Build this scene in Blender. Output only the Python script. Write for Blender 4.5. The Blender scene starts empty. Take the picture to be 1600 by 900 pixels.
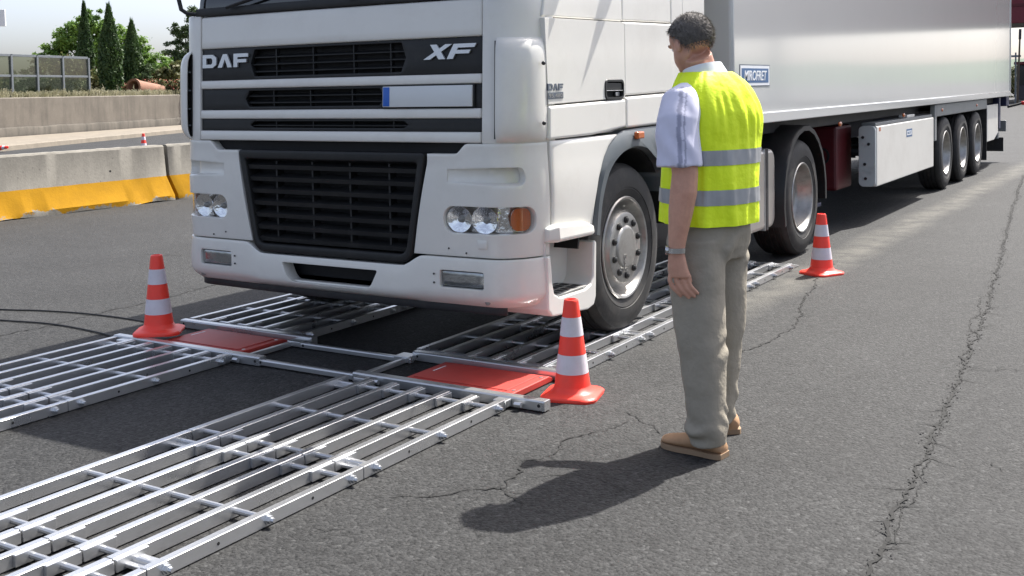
import bpy, bmesh, math, random
import numpy as np
from mathutils import Vector, Matrix, noise as mnoise
R = math.radians
scn = bpy.context.scene
C = scn.collection
random.seed(7)

# ---------------------------------------------------------------- camera
CAM = Vector((4.0085, -4.3767, 1.4749))
yaw, pitch, roll = .5531, -.0528, -.0185
fw = Vector((-math.sin(yaw)*math.cos(pitch), math.cos(yaw)*math.cos(pitch), math.sin(pitch)))
r0 = Vector((math.cos(yaw), math.sin(yaw), 0)); u0 = r0.cross(fw)
rt = math.cos(roll)*r0 + math.sin(roll)*u0
up = -math.sin(roll)*r0 + math.cos(roll)*u0
cd = bpy.data.cameras.new('camera'); cam = bpy.data.objects.new('camera', cd); C.objects.link(cam)
cam.matrix_world = Matrix(((rt.x, up.x, -fw.x, CAM.x), (rt.y, up.y, -fw.y, CAM.y), (rt.z, up.z, -fw.z, CAM.z), (0, 0, 0, 1)))
cd.sensor_width = 36; cd.lens = 36*1708.4/1600; cd.shift_y = (228.9-450)/1600
cd.clip_start = .05; cd.clip_end = 6000
scn.camera = cam
# ---------------------------------------------------------------- sky and sun
SUN = Vector((.175, .67, 1.0)).normalized()
el = math.asin(SUN.z); az = math.atan2(SUN.x, SUN.y)
w = bpy.data.worlds.new('World'); scn.world = w; w.use_nodes = True
wn = w.node_tree.nodes; wl = w.node_tree.links
bg = wn['Background']; sk = wn.new('ShaderNodeTexSky'); sk.sky_type = 'NISHITA'; sk.sun_disc = False
sk.sun_elevation = el; sk.sun_rotation = az; sk.air_density = .6; sk.dust_density = 3.2; sk.ozone_density = 1.0; sk.altitude = 0
hz_ = wn.new('ShaderNodeHueSaturation'); hz_.inputs['Saturation'].default_value = .68; wl.new(sk.outputs[0], hz_.inputs['Color']); wl.new(hz_.outputs[0], bg.inputs[0])   # milky summer haze
bg.inputs[1].default_value = .12
sd = bpy.data.lights.new('sun', 'SUN'); sun = bpy.data.objects.new('sun', sd); C.objects.link(sun)
sd.energy = 3.8; sd.angle = R(.53); sd.color = (1.0, .965, .91)
sun.rotation_euler = SUN.to_track_quat('Z', 'Y').to_euler(); sun.location = SUN*40
vs = scn.view_settings; vs.view_transform = 'Standard'; vs.look = 'None'; vs.exposure = 1.36; vs.gamma = 1; vs.use_curve_mapping = False; vs.use_white_balance = False

# ---------------------------------------------------------------- helpers
def link(o, parent=None, local=False):
    C.objects.link(o)
    if parent:
        o.parent = parent
        if parent.type == 'EMPTY' and not local and parent.rotation_euler.z == 0:
            o.matrix_parent_inverse = Matrix.Translation(-parent.location)
    return o
def root(name, label, cat, loc=(0, 0, 0), rz=0, group=None):
    o = bpy.data.objects.new(name, None); o.empty_display_size = .2; C.objects.link(o)
    o.location = loc; o.rotation_euler = (0, 0, rz); tag(o, label, cat, group); return o
def tag(o, label=None, cat=None, group=None, kind=None):
    if label: o['label'] = label
    if cat: o['category'] = cat
    if group: o['group'] = group
    if kind: o['kind'] = kind
    return o
def setsmooth(me, ang):
    if ang is None:
        return
    me.polygons.foreach_set('use_smooth', [True]*len(me.polygons))
    me.set_sharp_from_angle(angle=R(ang))
def mk(name, verts, faces, m, parent=None, ang=35, local=False):
    me = bpy.data.meshes.new(name); me.from_pydata([tuple(v) for v in verts], [], faces); me.validate(); me.update()
    if m: me.materials.append(m)
    setsmooth(me, ang)
    return link(bpy.data.objects.new(name, me), parent, local)
def mkbm(name, bm, m, parent=None, ang=35, local=False, fixn=True):
    if fixn: bmesh.ops.recalc_face_normals(bm, faces=bm.faces)
    me = bpy.data.meshes.new(name); bm.to_mesh(me); bm.free()
    if m: me.materials.append(m)
    setsmooth(me, ang)
    return link(bpy.data.objects.new(name, me), parent, local)
def bake(o, ang=35):
    dg = bpy.context.evaluated_depsgraph_get(); dg.update()
    me = bpy.data.meshes.new_from_object(o.evaluated_get(dg)); o.modifiers.clear(); o.data = me; setsmooth(me, ang); return o
def copytree(o, parent=None, loc=None):
    c = o.copy(); C.objects.link(c)
    if parent: c.parent = parent
    if loc is not None: c.location = loc
    for ch in [k for k in o.children]: copytree(ch, c)
    return c
class MB:
    def __init__(s): s.v = []; s.f = []; s.mi = []
    def add(s, vs, fs, mi=0):
        n = len(s.v); s.v += [tuple(v) for v in vs]; s.f += [tuple(i+n for i in f) for f in fs]; s.mi += [mi]*len(fs)
    def box(s, lo, hi, mi=0):
        x0, y0, z0 = lo; x1, y1, z1 = hi
        s.add([(x0,y0,z0),(x1,y0,z0),(x1,y1,z0),(x0,y1,z0),(x0,y0,z1),(x1,y0,z1),(x1,y1,z1),(x0,y1,z1)],
              [(0,3,2,1),(4,5,6,7),(0,1,5,4),(1,2,6,5),(2,3,7,6),(3,0,4,7)], mi)
    def prism(s, poly, ax, a, b, mi=0):
        # poly 2D in the two other axes (cyclic order), extruded along ax from a to b
        def P(t, q):
            return {'x': (t, q[0], q[1]), 'y': (q[0], t, q[1]), 'z': (q[0], q[1], t)}[ax]
        n = len(poly); vs = [P(a, q) for q in poly]+[P(b, q) for q in poly]
        fs = [tuple(range(n))[::-1], tuple(range(n, 2*n))]+[(i, (i+1) % n, n+(i+1) % n, n+i) for i in range(n)]
        s.add(vs, fs, mi)
    def tube(s, pts, r, seg=10, cap=True, mi=0):
        pts = [Vector(p) for p in pts]; n = len(pts); rs = r if isinstance(r, (list, tuple)) else [r]*n
        vs = []; prev = None
        for i, p in enumerate(pts):
            t = (pts[min(i+1, n-1)]-pts[max(i-1, 0)]).normalized()
            if prev is None:
                a = t.orthogonal().normalized()
            else:
                a = (prev-t*prev.dot(t)).normalized()
            prev = a; b = t.cross(a)
            for k in range(seg):
                an = 2*math.pi*k/seg; vs.append(p+(a*math.cos(an)+b*math.sin(an))*rs[i])
        fs = [(i*seg+k, i*seg+(k+1) % seg, (i+1)*seg+(k+1) % seg, (i+1)*seg+k) for i in range(n-1) for k in range(seg)]
        if cap: fs += [tuple(range(seg))[::-1], tuple(range((n-1)*seg, n*seg))]
        s.add(vs, fs, mi)
    def lathe(s, prof, seg=32, ax='z', c=(0, 0, 0), mi=0, closed=False):
        # prof: list of (radius, height along ax)
        vs = []
        for k in range(seg):
            an = 2*math.pi*k/seg; ca, sa = math.cos(an), math.sin(an)
            for r, h in prof:
                vs.append({'z': (c[0]+r*ca, c[1]+r*sa, c[2]+h), 'x': (c[0]+h, c[1]+r*ca, c[2]+r*sa), 'y': (c[0]+r*sa, c[1]+h, c[2]+r*ca)}[ax])
        m = len(prof); fs = []
        for k in range(seg):
            k2 = (k+1) % seg
            for j in range(m-1 if not closed else m):
                j2 = (j+1) % m
                fs.append((k*m+j, k2*m+j, k2*m+j2, k*m+j2))
        s.add(vs, fs, mi)
    def loft(s, rings, caps=True, mi=0):
        n = len(rings[0]); vs = [q for rg in rings for q in rg]
        fs = [(i*n+k, i*n+(k+1) % n, (i+1)*n+(k+1) % n, (i+1)*n+k) for i in range(len(rings)-1) for k in range(n)]
        if caps: fs += [tuple(range(n))[::-1], tuple(range((len(rings)-1)*n, len(rings)*n))]
        s.add(vs, fs, mi)
    def ball(s, c, r, seg=14, rings=9, mi=0):
        rx, ry, rz = r if isinstance(r, (tuple, list)) else (r, r, r); rg = []
        for i in range(rings):
            t = math.pi*(i+.5)/rings
            rg.append([(c[0]+rx*math.sin(t)*math.cos(2*math.pi*k/seg), c[1]+ry*math.sin(t)*math.sin(2*math.pi*k/seg), c[2]-rz*math.cos(t)) for k in range(seg)])
        s.loft(rg, True, mi)
    def out(s, name, m, parent=None, ang=35, local=False, bevel=0, seg=2):
        ms = m if isinstance(m, (list, tuple)) else [m]
        me = bpy.data.meshes.new(name); me.from_pydata(s.v, [], s.f)
        for k in ms: me.materials.append(k)
        me.polygons.foreach_set('material_index', s.mi)
        bm = bmesh.new(); bm.from_mesh(me); bmesh.ops.remove_doubles(bm, verts=bm.verts, dist=1e-6); bmesh.ops.recalc_face_normals(bm, faces=bm.faces)
        if bevel:
            es = [e for e in bm.edges if len(e.link_faces) == 2 and e.calc_face_angle(0) > R(32)]
            bmesh.ops.bevel(bm, geom=es, offset=bevel, segments=seg, profile=.5, affect='EDGES', clamp_overlap=True)
        bm.to_mesh(me); bm.free(); setsmooth(me, min(ang, 12) if (bevel and ang) else ang)
        return link(bpy.data.objects.new(name, me), parent, local)
def box(name, lo, hi, m, parent=None, bevel=.004, local=False, seg=2):
    b = MB(); b.box(lo, hi); return b.out(name, m, parent, 35, local, bevel, seg)
def rrect(x0, x1, z0, z1, r, n=6):
    out = []
    for cx, cz, a0 in ((x1-r, z1-r, 0), (x0+r, z1-r, 90), (x0+r, z0+r, 180), (x1-r, z0+r, 270)):
        for k in range(n+1):
            a = R(a0+90*k/n); out.append((cx+r*math.cos(a), cz+r*math.sin(a)))
    return out
def text(name, body, m, parent, loc, rot, w, h, ext=.004, shear=0, bold=.0, local=False, spacing=1.0):
    cu = bpy.data.curves.new(name, 'FONT'); cu.body = body; cu.extrude = ext; cu.offset = bold; cu.shear = shear; cu.space_character = spacing
    cu.resolution_u = 3
    t = bpy.data.objects.new(name, cu); C.objects.link(t)
    dg = bpy.context.evaluated_depsgraph_get(); dg.update()
    me = bpy.data.meshes.new_from_object(t.evaluated_get(dg)); bpy.data.objects.remove(t)
    co = np.array([v.co for v in me.vertices]); lo = co.min(0); hi = co.max(0)
    M = Matrix.Translation(loc) @ rot.to_matrix().to_4x4()
    for v in me.vertices:
        x = (v.co.x-lo[0])/(hi[0]-lo[0])*w; y = (v.co.y-lo[1])/(hi[1]-lo[1])*h
        v.co = M @ Vector((x, y, v.co.z))
    me.materials.clear(); me.materials.append(m)
    return link(bpy.data.objects.new(name, me), parent, local)
from mathutils import Euler
FRONT = Euler((R(90), 0, 0))               # text readable from -y
SIDE = Euler((R(90), 0, R(90)))            # text readable from +x

# ---------------------------------------------------------------- materials
def nodes(name):
    m = bpy.data.materials.new(name); m.use_nodes = True; nt = m.node_tree; return m, nt, nt.nodes, nt.links, nt.nodes['Principled BSDF']
def mat(name, col, rough=.5, metal=0., coat=0., var=.08, vs=6., bump=0., bs=80., rvar=.0, spec=.5, dirt=None, dscale=3., damt=.0, bdist=.004, trans=0., alpha=1.):
    m, nt, N, L, b = nodes(name)
    b.inputs['Roughness'].default_value = rough; b.inputs['Metallic'].default_value = metal; b.inputs['Coat Weight'].default_value = coat; b.inputs['Coat Roughness'].default_value = .08
    b.inputs['Specular IOR Level'].default_value = spec; b.inputs['Transmission Weight'].default_value = trans; b.inputs['Alpha'].default_value = alpha
    tc = N.new('ShaderNodeTexCoord'); n1 = N.new('ShaderNodeTexNoise'); n1.inputs['Scale'].default_value = vs; n1.inputs['Detail'].default_value = 6; n1.inputs['Roughness'].default_value = .65
    L.new(tc.outputs['Object'], n1.inputs['Vector'])
    mr = N.new('ShaderNodeMapRange'); mr.inputs[1].default_value = .25; mr.inputs[2].default_value = .75; mr.inputs[3].default_value = 1-var; mr.inputs[4].default_value = 1+var
    L.new(n1.outputs['Fac'], mr.inputs[0])
    mx = N.new('ShaderNodeVectorMath'); mx.operation = 'SCALE'; mx.inputs[0].default_value = col[:3]; L.new(mr.outputs[0], mx.inputs['Scale'])
    out = mx.outputs[0]
    if dirt:
        n2 = N.new('ShaderNodeTexNoise'); n2.inputs['Scale'].default_value = dscale; n2.inputs['Detail'].default_value = 9; n2.inputs['Roughness'].default_value = .72
        L.new(tc.outputs['Object'], n2.inputs['Vector'])
        cr = N.new('ShaderNodeMapRange'); cr.inputs[1].default_value = .48; cr.inputs[2].default_value = .78; cr.inputs[3].default_value = 0; cr.inputs[4].default_value = damt
        L.new(n2.outputs['Fac'], cr.inputs[0])
        mm = N.new('ShaderNodeMix'); mm.data_type = 'RGBA'; L.new(cr.outputs[0], mm.inputs[0]); L.new(out, mm.inputs[6]); mm.inputs[7].default_value = (*dirt, 1); out = mm.outputs[2]
    L.new(out, b.inputs['Base Color'])
    if rvar:
        r2 = N.new('ShaderNodeMapRange'); r2.inputs[1].default_value = .3; r2.inputs[2].default_value = .7; r2.inputs[3].default_value = max(.02, rough-rvar); r2.inputs[4].default_value = rough+rvar
        L.new(n1.outputs['Fac'], r2.inputs[0]); L.new(r2.outputs[0], b.inputs['Roughness'])
    if bump:
        n3 = N.new('ShaderNodeTexNoise'); n3.inputs['Scale'].default_value = bs; n3.inputs['Detail'].default_value = 4; L.new(tc.outputs['Object'], n3.inputs['Vector'])
        bp = N.new('ShaderNodeBump'); bp.inputs['Strength'].default_value = bump; bp.inputs['Distance'].default_value = bdist; L.new(n3.outputs['Fac'], bp.inputs['Height']); L.new(bp.outputs[0], b.inputs['Normal'])
    return m
M = {}
M['white'] = mat('white_paint', (.74, .722, .672), .32, coat=.5, var=.03, vs=2, dirt=(.42, .38, .32), dscale=2.2, damt=.26, bump=.05, bs=3, bdist=.02)
M['trailer'] = mat('trailer_panel', (.53, .54, .535), .09, coat=.6, var=.02, vs=1.2, dirt=(.5, .48, .44), dscale=.8, damt=.14, bump=.012, bs=1.3, bdist=.03)
M['black'] = mat('black_plastic', (.012, .0125, .013), .5, var=.15, vs=9, spec=.4, bump=.1, bs=300, bdist=.001, dirt=(.07, .065, .06), dscale=5, damt=.25)
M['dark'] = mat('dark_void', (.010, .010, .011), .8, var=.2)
M['chassis'] = mat('chassis_black', (.016, .016, .018), .6, var=.2, dirt=(.06, .055, .05), dscale=6, damt=.5)
M['grey'] = mat('grey_plastic', (.085, .10, .11), .5, var=.08, vs=5, dirt=(.16, .15, .13), dscale=6, damt=.35)
M['rubber'] = mat('tyre_rubber', (.022, .021, .020), .72, var=.25, vs=9, bump=.15, bs=120, bdist=.002, dirt=(.085, .075, .062), dscale=5, damt=.75)
M['rim'] = mat('rim_steel', (.40, .39, .37), .42, metal=.8, var=.15, vs=12, dirt=(.12, .10, .08), dscale=9, damt=.55)
M['nut'] = mat('nut_plastic', (.02, .02, .02), .45)
M['chrome'] = mat('chrome', (.84, .85, .86), .07, metal=1, var=.10, vs=30, bump=.55, bs=30, bdist=.008)
M['emblem'] = mat('emblem_chrome', (.62, .63, .64), .35, metal=.55, var=.03)
M['alu'] = mat('aluminium', (.62, .625, .63), .30, metal=.82, var=.05, vs=3, rvar=.05, dirt=(.42, .41, .39), dscale=1.2, damt=.35)
M['alu_tank'] = mat('tank_aluminium', (.55, .52, .49), .34, metal=.8, var=.05, vs=3, rvar=.06)
M['steel'] = mat('zinc_bolt', (.70, .71, .72), .3, metal=.9, var=.1)
M['red_pad'] = mat('red_pad_paint', (.46, .05, .038), .5, var=.10, vs=7, dirt=(.22, .06, .05), dscale=9, damt=.3)
M['cone'] = mat('cone_orange', (1.0, .062, .038), .42, var=.05, vs=12, dirt=(.5, .10, .07), dscale=10, damt=.3)
M['cone_w'] = mat('cone_white_band', (.70, .66, .71), .5, var=.04, vs=20, dirt=(.45, .42, .42), dscale=14, damt=.35)
M['amber'] = mat('amber_lens', (.50, .115, .018), .18, var=.1, vs=60, coat=.5)
M['redlamp'] = mat('red_lens', (.5, .02, .015), .25)
M['plate'] = mat('plate_white', (.66, .68, .68), .4, var=.02)
M['blue'] = mat('plate_blue', (.02, .12, .50), .4, var=.05)
M['navy'] = mat('sign_blue', (.045, .12, .26), .45, var=.1, vs=20)
M['letter'] = mat('sign_white', (.78, .80, .82), .45, var=.03)
M['border'] = mat('sign_border', (.10, .12, .15), .5)
M['foglens'] = mat('fog_lens', (.30, .31, .31), .18, var=.55, vs=7, metal=.7, coat=1.0, bump=.5, bs=25, bdist=.004)
M['tread'] = mat('step_tread', (.30, .30, .29), .5, metal=.6, var=.2)
M['bluechassis'] = mat('blue_frame', (.012, .016, .06), .5, var=.1)
M['redbox'] = mat('red_box', (.10, .006, .010), .5, var=.15)
M['greypanel'] = mat('grey_guard', (.20, .21, .21), .5, var=.08, dirt=(.3, .28, .25), dscale=5, damt=.4)
M['dirtypanel'] = mat('box_end', (.55, .58, .57), .5, var=.05, dirt=(.16, .20, .19), dscale=5, damt=.6)
M['concrete'] = None
def glass(name, col=(1, 1, 1), rough=.02, mixf=.75):
    # thin clear cover: transparent with a glossy skin
    m, nt, N, L, b = nodes(name); o = N['Material Output']; t = N.new('ShaderNodeBsdfTransparent'); t.inputs[0].default_value = (*col, 1); g = N.new('ShaderNodeBsdfGlossy'); g.inputs['Roughness'].default_value = rough
    lw = N.new('ShaderNodeLayerWeight'); pw = N.new('ShaderNodeMath'); pw.operation = 'POWER'; pw.inputs[1].default_value = 4.; L.new(lw.outputs['Facing'], pw.inputs[0]); fz = N.new('ShaderNodeMath'); fz.operation = 'MULTIPLY_ADD'; fz.inputs[1].default_value = .8; fz.inputs[2].default_value = .07; L.new(pw.outputs[0], fz.inputs[0]); mx = N.new('ShaderNodeMixShader'); L.new(fz.outputs[0], mx.inputs[0]); L.new(t.outputs[0], mx.inputs[1]); L.new(g.outputs[0], mx.inputs[2]); L.new(mx.outputs[0], o.inputs[0]); return m
M['lens'] = glass('clear_lens')
M['pane'] = glass('tinted_pane', (.55, .58, .50), .03)
M['screen'] = mat('windscreen_glass', (.012, .013, .014), .06, var=.1, coat=.5)
M['hair'] = mat('hair', (.17, .155, .14), .7, var=.35, vs=60, bump=.5, bs=140, bdist=.004)
M['skin'] = mat('skin', (.58, .31, .215), .5, var=.12, vs=25, bump=.12, bs=180, bdist=.002, dirt=(.42, .16, .11), dscale=14, damt=.4)
M['vest'] = mat('vest_yellow', (.80, 1.0, .012), .6, var=.06, vs=9, bump=.5, bs=13, bdist=.020)
M['band'] = mat('reflective_tape', (.36, .37, .38), .45, metal=.2, var=.06, vs=40)
M['trousers'] = mat('trouser_cloth', (.31, .275, .215), .85, var=.07, vs=8, bump=.6, bs=10, bdist=.026)
M['shoe'] = mat('shoe_suede', (.40, .235, .125), .75, var=.15, vs=22, bump=.2, bs=120, bdist=.002)
M['sole'] = mat('shoe_sole', (.30, .20, .12), .7, var=.15)
M['watch'] = mat('watch_steel', (.6, .6, .6), .25, metal=1)
M['terracotta'] = mat('terracotta', (.24, .12, .075), .8, var=.2, vs=3, bump=.3, bs=9, bdist=.03)
M['bark'] = mat('bark', (.10, .075, .05), .9, var=.3, bump=.5, bs=20, bdist=.03)
M['post'] = mat('fence_post', (.15, .165, .18), .45, metal=.4, var=.1)
M['canopy'] = mat('canopy_red', (.16, .012, .022), .5, var=.1)
M['roofdark'] = mat('canopy_dark', (.05, .04, .045), .6, var=.15)
M['signw'] = mat('sign_panel_white', (.8, .8, .8), .5, var=.02)
M['cable'] = mat('cable_rubber', (.012, .012, .012), .55)

# shirt: pale lilac with a grey stripe down the sleeve
def shirt_mat():
    m, nt, N, L, b = nodes('shirt_cloth'); b.inputs['Roughness'].default_value = .8
    tc = N.new('ShaderNodeTexCoord'); at = N.new('ShaderNodeAttribute'); at.attribute_name = 'stripe'
    n = N.new('ShaderNodeTexNoise'); n.inputs['Scale'].default_value = 30; L.new(tc.outputs['Object'], n.inputs['Vector'])
    mx = N.new('ShaderNodeMix'); mx.data_type = 'RGBA'; L.new(at.outputs['Fac'], mx.inputs[0]); mx.inputs[6].default_value = (.66, .66, .80, 1); mx.inputs[7].default_value = (.27, .28, .38, 1)
    hs = N.new('ShaderNodeHueSaturation'); mr = N.new('ShaderNodeMapRange'); mr.inputs[3].default_value = .94; mr.inputs[4].default_value = 1.06; L.new(n.outputs['Fac'], mr.inputs[0]); L.new(mr.outputs[0], hs.inputs['Value']); L.new(mx.outputs[2], hs.inputs['Color']); L.new(hs.outputs[0], b.inputs['Base Color'])
    return m
M['shirt'] = shirt_mat()

def leafmat(name, c1, c2, scale=1.5):
    m, nt, N, L, b = nodes(name); b.inputs['Roughness'].default_value = .6
    tc = N.new('ShaderNodeTexCoord'); n = N.new('ShaderNodeTexNoise'); n.inputs['Scale'].default_value = scale; n.inputs['Detail'].default_value = 6; L.new(tc.outputs['Object'], n.inputs['Vector'])
    mr = N.new('ShaderNodeMapRange'); mr.inputs[1].default_value = .3; mr.inputs[2].default_value = .7; L.new(n.outputs['Fac'], mr.inputs[0])
    mx = N.new('ShaderNodeMix'); mx.data_type = 'RGBA'; L.new(mr.outputs[0], mx.inputs[0]); mx.inputs[6].default_value = (*c1, 1); mx.inputs[7].default_value = (*c2, 1); L.new(mx.outputs[2], b.inputs['Base Color'])
    tr = N.new('ShaderNodeBsdfTranslucent'); L.new(mx.outputs[2], tr.inputs[0]); ms = N.new('ShaderNodeMixShader'); ms.inputs[0].default_value = .3
    L.new(b.outputs[0], ms.inputs[1]); L.new(tr.outputs[0], ms.inputs[2]); L.new(ms.outputs[0], N['Material Output'].inputs[0]); return m
M['leaf_broad'] = leafmat('broad_leaves', (.07, .15, .025), (.19, .31, .05))
M['leaf_cyp'] = leafmat('cypress_leaves', (.024, .058, .015), (.065, .115, .028))
M['leaf_dark'] = leafmat('dark_leaves', (.045, .08, .028), (.11, .16, .06))
M['leaf_ole'] = leafmat('shrub_leaves', (.07, .10, .03), (.17, .15, .06), 4)
M['flower'] = mat('shrub_bloom', (.45, .13, .09), .7, var=.2)
M['weed'] = leafmat('dry_weeds', (.26, .25, .14), (.45, .42, .30), 3)

# asphalt
def asphalt():
    m, nt, N, L, b = nodes('asphalt'); b.inputs['Roughness'].default_value = .78; b.inputs['Specular IOR Level'].default_value = .35
    g = N.new('ShaderNodeNewGeometry'); P = g.outputs['Position']
    def noise(s, d=5, r=.6, v=P):
        n = N.new('ShaderNodeTexNoise'); n.inputs['Scale'].default_value = s; n.inputs['Detail'].default_value = d; n.inputs['Roughness'].default_value = r; L.new(v, n.inputs['Vector']); return n.outputs['Fac']
    def mrg(x, a, bb, c, d):
        k = N.new('ShaderNodeMapRange'); k.inputs[1].default_value = a; k.inputs[2].default_value = bb; k.inputs[3].default_value = c; k.inputs[4].default_value = d; L.new(x, k.inputs[0]); return k.outputs[0]
    def mth(op, a, bb=None, cc=None):
        k = N.new('ShaderNodeMath'); k.operation = op
        for i, q in enumerate((a, bb, cc)):
            if q is None: continue
            if isinstance(q, (int, float)): k.inputs[i].default_value = q
            else: L.new(q, k.inputs[i])
        return k.outputs[0]
    vo = N.new('ShaderNodeTexVoronoi'); vo.inputs['Scale'].default_value = 75; L.new(P, vo.inputs['Vector'])
    sp = N.new('ShaderNodeSeparateColor'); L.new(vo.outputs['Color'], sp.inputs[0])
    v2 = N.new('ShaderNodeTexVoronoi'); v2.inputs['Scale'].default_value = 190; L.new(P, v2.inputs['Vector'])
    s2 = N.new('ShaderNodeSeparateColor'); L.new(v2.outputs['Color'], s2.inputs[0])
    stone = mrg(sp.outputs[0], 0, 1, .52, 1.48)
    bright = mth('GREATER_THAN', sp.outputs[1], .965)       # the odd pale chip
    fine = mrg(s2.outputs[0], 0, 1, .78, 1.22)
    coarse = mrg(noise(.9, 6, .6), .3, .7, .80, 1.17); mid = mrg(noise(7, 5, .7), .3, .7, .88, 1.12)
    holes = mrg(noise(48, 3, .6), .56, .68, 1, .18)
    tone = mth('MULTIPLY', mth('MULTIPLY', stone, fine), mth('MULTIPLY', coarse, mth('MULTIPLY', mid, holes)))
    tone = mth('ADD', tone, mth('MULTIPLY', bright, .9))
    sx = N.new('ShaderNodeSeparateXYZ'); L.new(P, sx.inputs[0]); X, Y = sx.outputs[0], sx.outputs[1]
    wob = mth('MULTIPLY', mth('SUBTRACT', noise(.6, 4), .5), .35)
    # older, darker lane beyond the long crack
    edge = mth('ADD', mth('MULTIPLY_ADD', Y, -.095, 3.18), wob)
    lane = mrg(mth('SUBTRACT', X, edge), -.05, .12, 1, .90)
    # scuffed pale dust track beside the wheels
    tr = mth('ABSOLUTE', mth('SUBTRACT', X, mth('ADD', mth('MULTIPLY_ADD', Y, .012, 1.50), wob)))
    trk = mth('MULTIPLY', mrg(tr, .05, .24, 1, 0), mrg(Y, .9, 3.0, 0, 1))
    trk = mth('MULTIPLY', trk, mrg(noise(3.5, 7, .75), .35, .62, .15, 1))
    col = N.new('ShaderNodeVectorMath'); col.operation = 'SCALE'; col.inputs[0].default_value = (.0262, .0263, .0260); L.new(mth('MULTIPLY', tone, lane), col.inputs['Scale'])
    mx = N.new('ShaderNodeMix'); mx.data_type = 'RGBA'; L.new(mth('MULTIPLY', trk, .8), mx.inputs[0]); L.new(col.outputs[0], mx.inputs[6]); mx.inputs[7].default_value = (.115, .109, .094, 1)
    L.new(mx.outputs[2], b.inputs['Base Color'])
    hgt = mth('ADD', mth('MULTIPLY', vo.outputs['Distance'], -1.0), mth('MULTIPLY', noise(160, 3), .8))
    bp = N.new('ShaderNodeBump'); bp.inputs['Strength'].default_value = .65; bp.inputs['Distance'].default_value = .006; L.new(hgt, bp.inputs['Height']); L.new(bp.outputs[0], b.inputs['Normal'])
    return m
M['asphalt'] = asphalt()
M['crack'] = mat('crack_dark', (.012, .012, .011), .9, var=.3)
M['crumb'] = mat('crack_crumbs', (.05, .048, .045), .9, var=.4, vs=60)
def concrete(name, base, paint=None, ztop=0., dark=.5):
    m, nt, N, L, b = nodes(name); b.inputs['Roughness'].default_value = .85
    g = N.new('ShaderNodeNewGeometry'); P = g.outputs['Position']
    def noise(s, d=6, r=.65, sc=None):
        n = N.new('ShaderNodeTexNoise'); n.inputs['Scale'].default_value = s; n.inputs['Detail'].default_value = d; n.inputs['Roughness'].default_value = r
        if sc:
            mp = N.new('ShaderNodeMapping'); mp.inputs['Scale'].default_value = sc; L.new(P, mp.inputs[0]); L.new(mp.outputs[0], n.inputs['Vector'])
        else: L.new(P, n.inputs['Vector'])
        return n.outputs['Fac']
    def mrg(x, a, bb, c, d):
        k = N.new('ShaderNodeMapRange'); k.inputs[1].default_value = a; k.inputs[2].default_value = bb; k.inputs[3].default_value = c; k.inputs[4].default_value = d; L.new(x, k.inputs[0]); return k.outputs[0]
    def mul(a, c):
        k = N.new('ShaderNodeMath'); k.operation = 'MULTIPLY'; L.new(a, k.inputs[0]); L.new(c, k.inputs[1]); return k.outputs[0]
    t = mul(mul(mrg(noise(1.5), .3, .7, .86, 1.12), mrg(noise(22), .3, .7, .92, 1.08)), mrg(noise(2.2, 6, .7, (1, 1, .18)), .45, .75, 1, dark+.25))
    pits = mrg(noise(30, 2), .66, .74, 1, .6); t = mul(t, pits)
    c = N.new('ShaderNodeVectorMath'); c.operation = 'SCALE'; c.inputs[0].default_value = base; L.new(t, c.inputs['Scale']); out = c.outputs[0]
    if paint:
        sx = N.new('ShaderNodeSeparateXYZ'); L.new(P, sx.inputs[0])
        ad = N.new('ShaderNodeMath'); ad.operation = 'MULTIPLY_ADD'; L.new(noise(6, 8, .75), ad.inputs[0]); ad.inputs[1].default_value = .02; L.new(sx.outputs[2], ad.inputs[2])
        below = mrg(ad.outputs[0], ztop, ztop+.006, 1, 0)
        cz = N.new('ShaderNodeMath'); cz.operation = 'MULTIPLY_ADD'; L.new(sx.outputs[2], cz.inputs[0]); cz.inputs[1].default_value = -2.6; L.new(noise(3.4, 9, .78), cz.inputs[2])
        f = mul(below, mrg(cz.outputs[0], .42, .435, 1, 0)); b.inputs['Specular IOR Level'].default_value = .2
        pc = N.new('ShaderNodeVectorMath'); pc.operation = 'SCALE'; pc.inputs[0].default_value = paint; L.new(mrg(noise(5), .3, .7, .88, 1.1), pc.inputs['Scale'])
        mm = N.new('ShaderNodeMix'); mm.data_type = 'RGBA'; L.new(f, mm.inputs[0]); L.new(out, mm.inputs[6]); L.new(pc.outputs[0], mm.inputs[7]); out = mm.outputs[2]
    L.new(out, b.inputs['Base Color'])
    bp = N.new('ShaderNodeBump'); bp.inputs['Strength'].default_value = .3; bp.inputs['Distance'].default_value = .01; L.new(noise(40, 4), bp.inputs['Height']); L.new(bp.outputs[0], b.inputs['Normal'])
    return m
M['barrier'] = concrete('barrier_concrete', (.235, .22, .19), (.36, .182, .002), .345)
M['wallc'] = concrete('wall_concrete', (.155, .135, .11), None, dark=.35)
M['wallrough'] = concrete('wall_rough_concrete', (.12, .105, .085), None, dark=.15)
M['kerb'] = concrete('kerb_concrete', (.21, .18, .14), None, dark=.5)
M['earth'] = mat('bank_earth', (.20, .17, .11), .95, var=.25, vs=1.5)
M['hill'] = mat('far_hill', (.10, .13, .09), .95, var=.2, vs=.02)
# ================================================================ THE SETTING
ground = mk('road_surface', [(-900, -300, 0), (900, -300, 0), (900, 2200, 0), (-900, 2200, 0)], [(0, 1, 2, 3)], M['asphalt'], None, None)
tag(ground, kind='structure')

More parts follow.
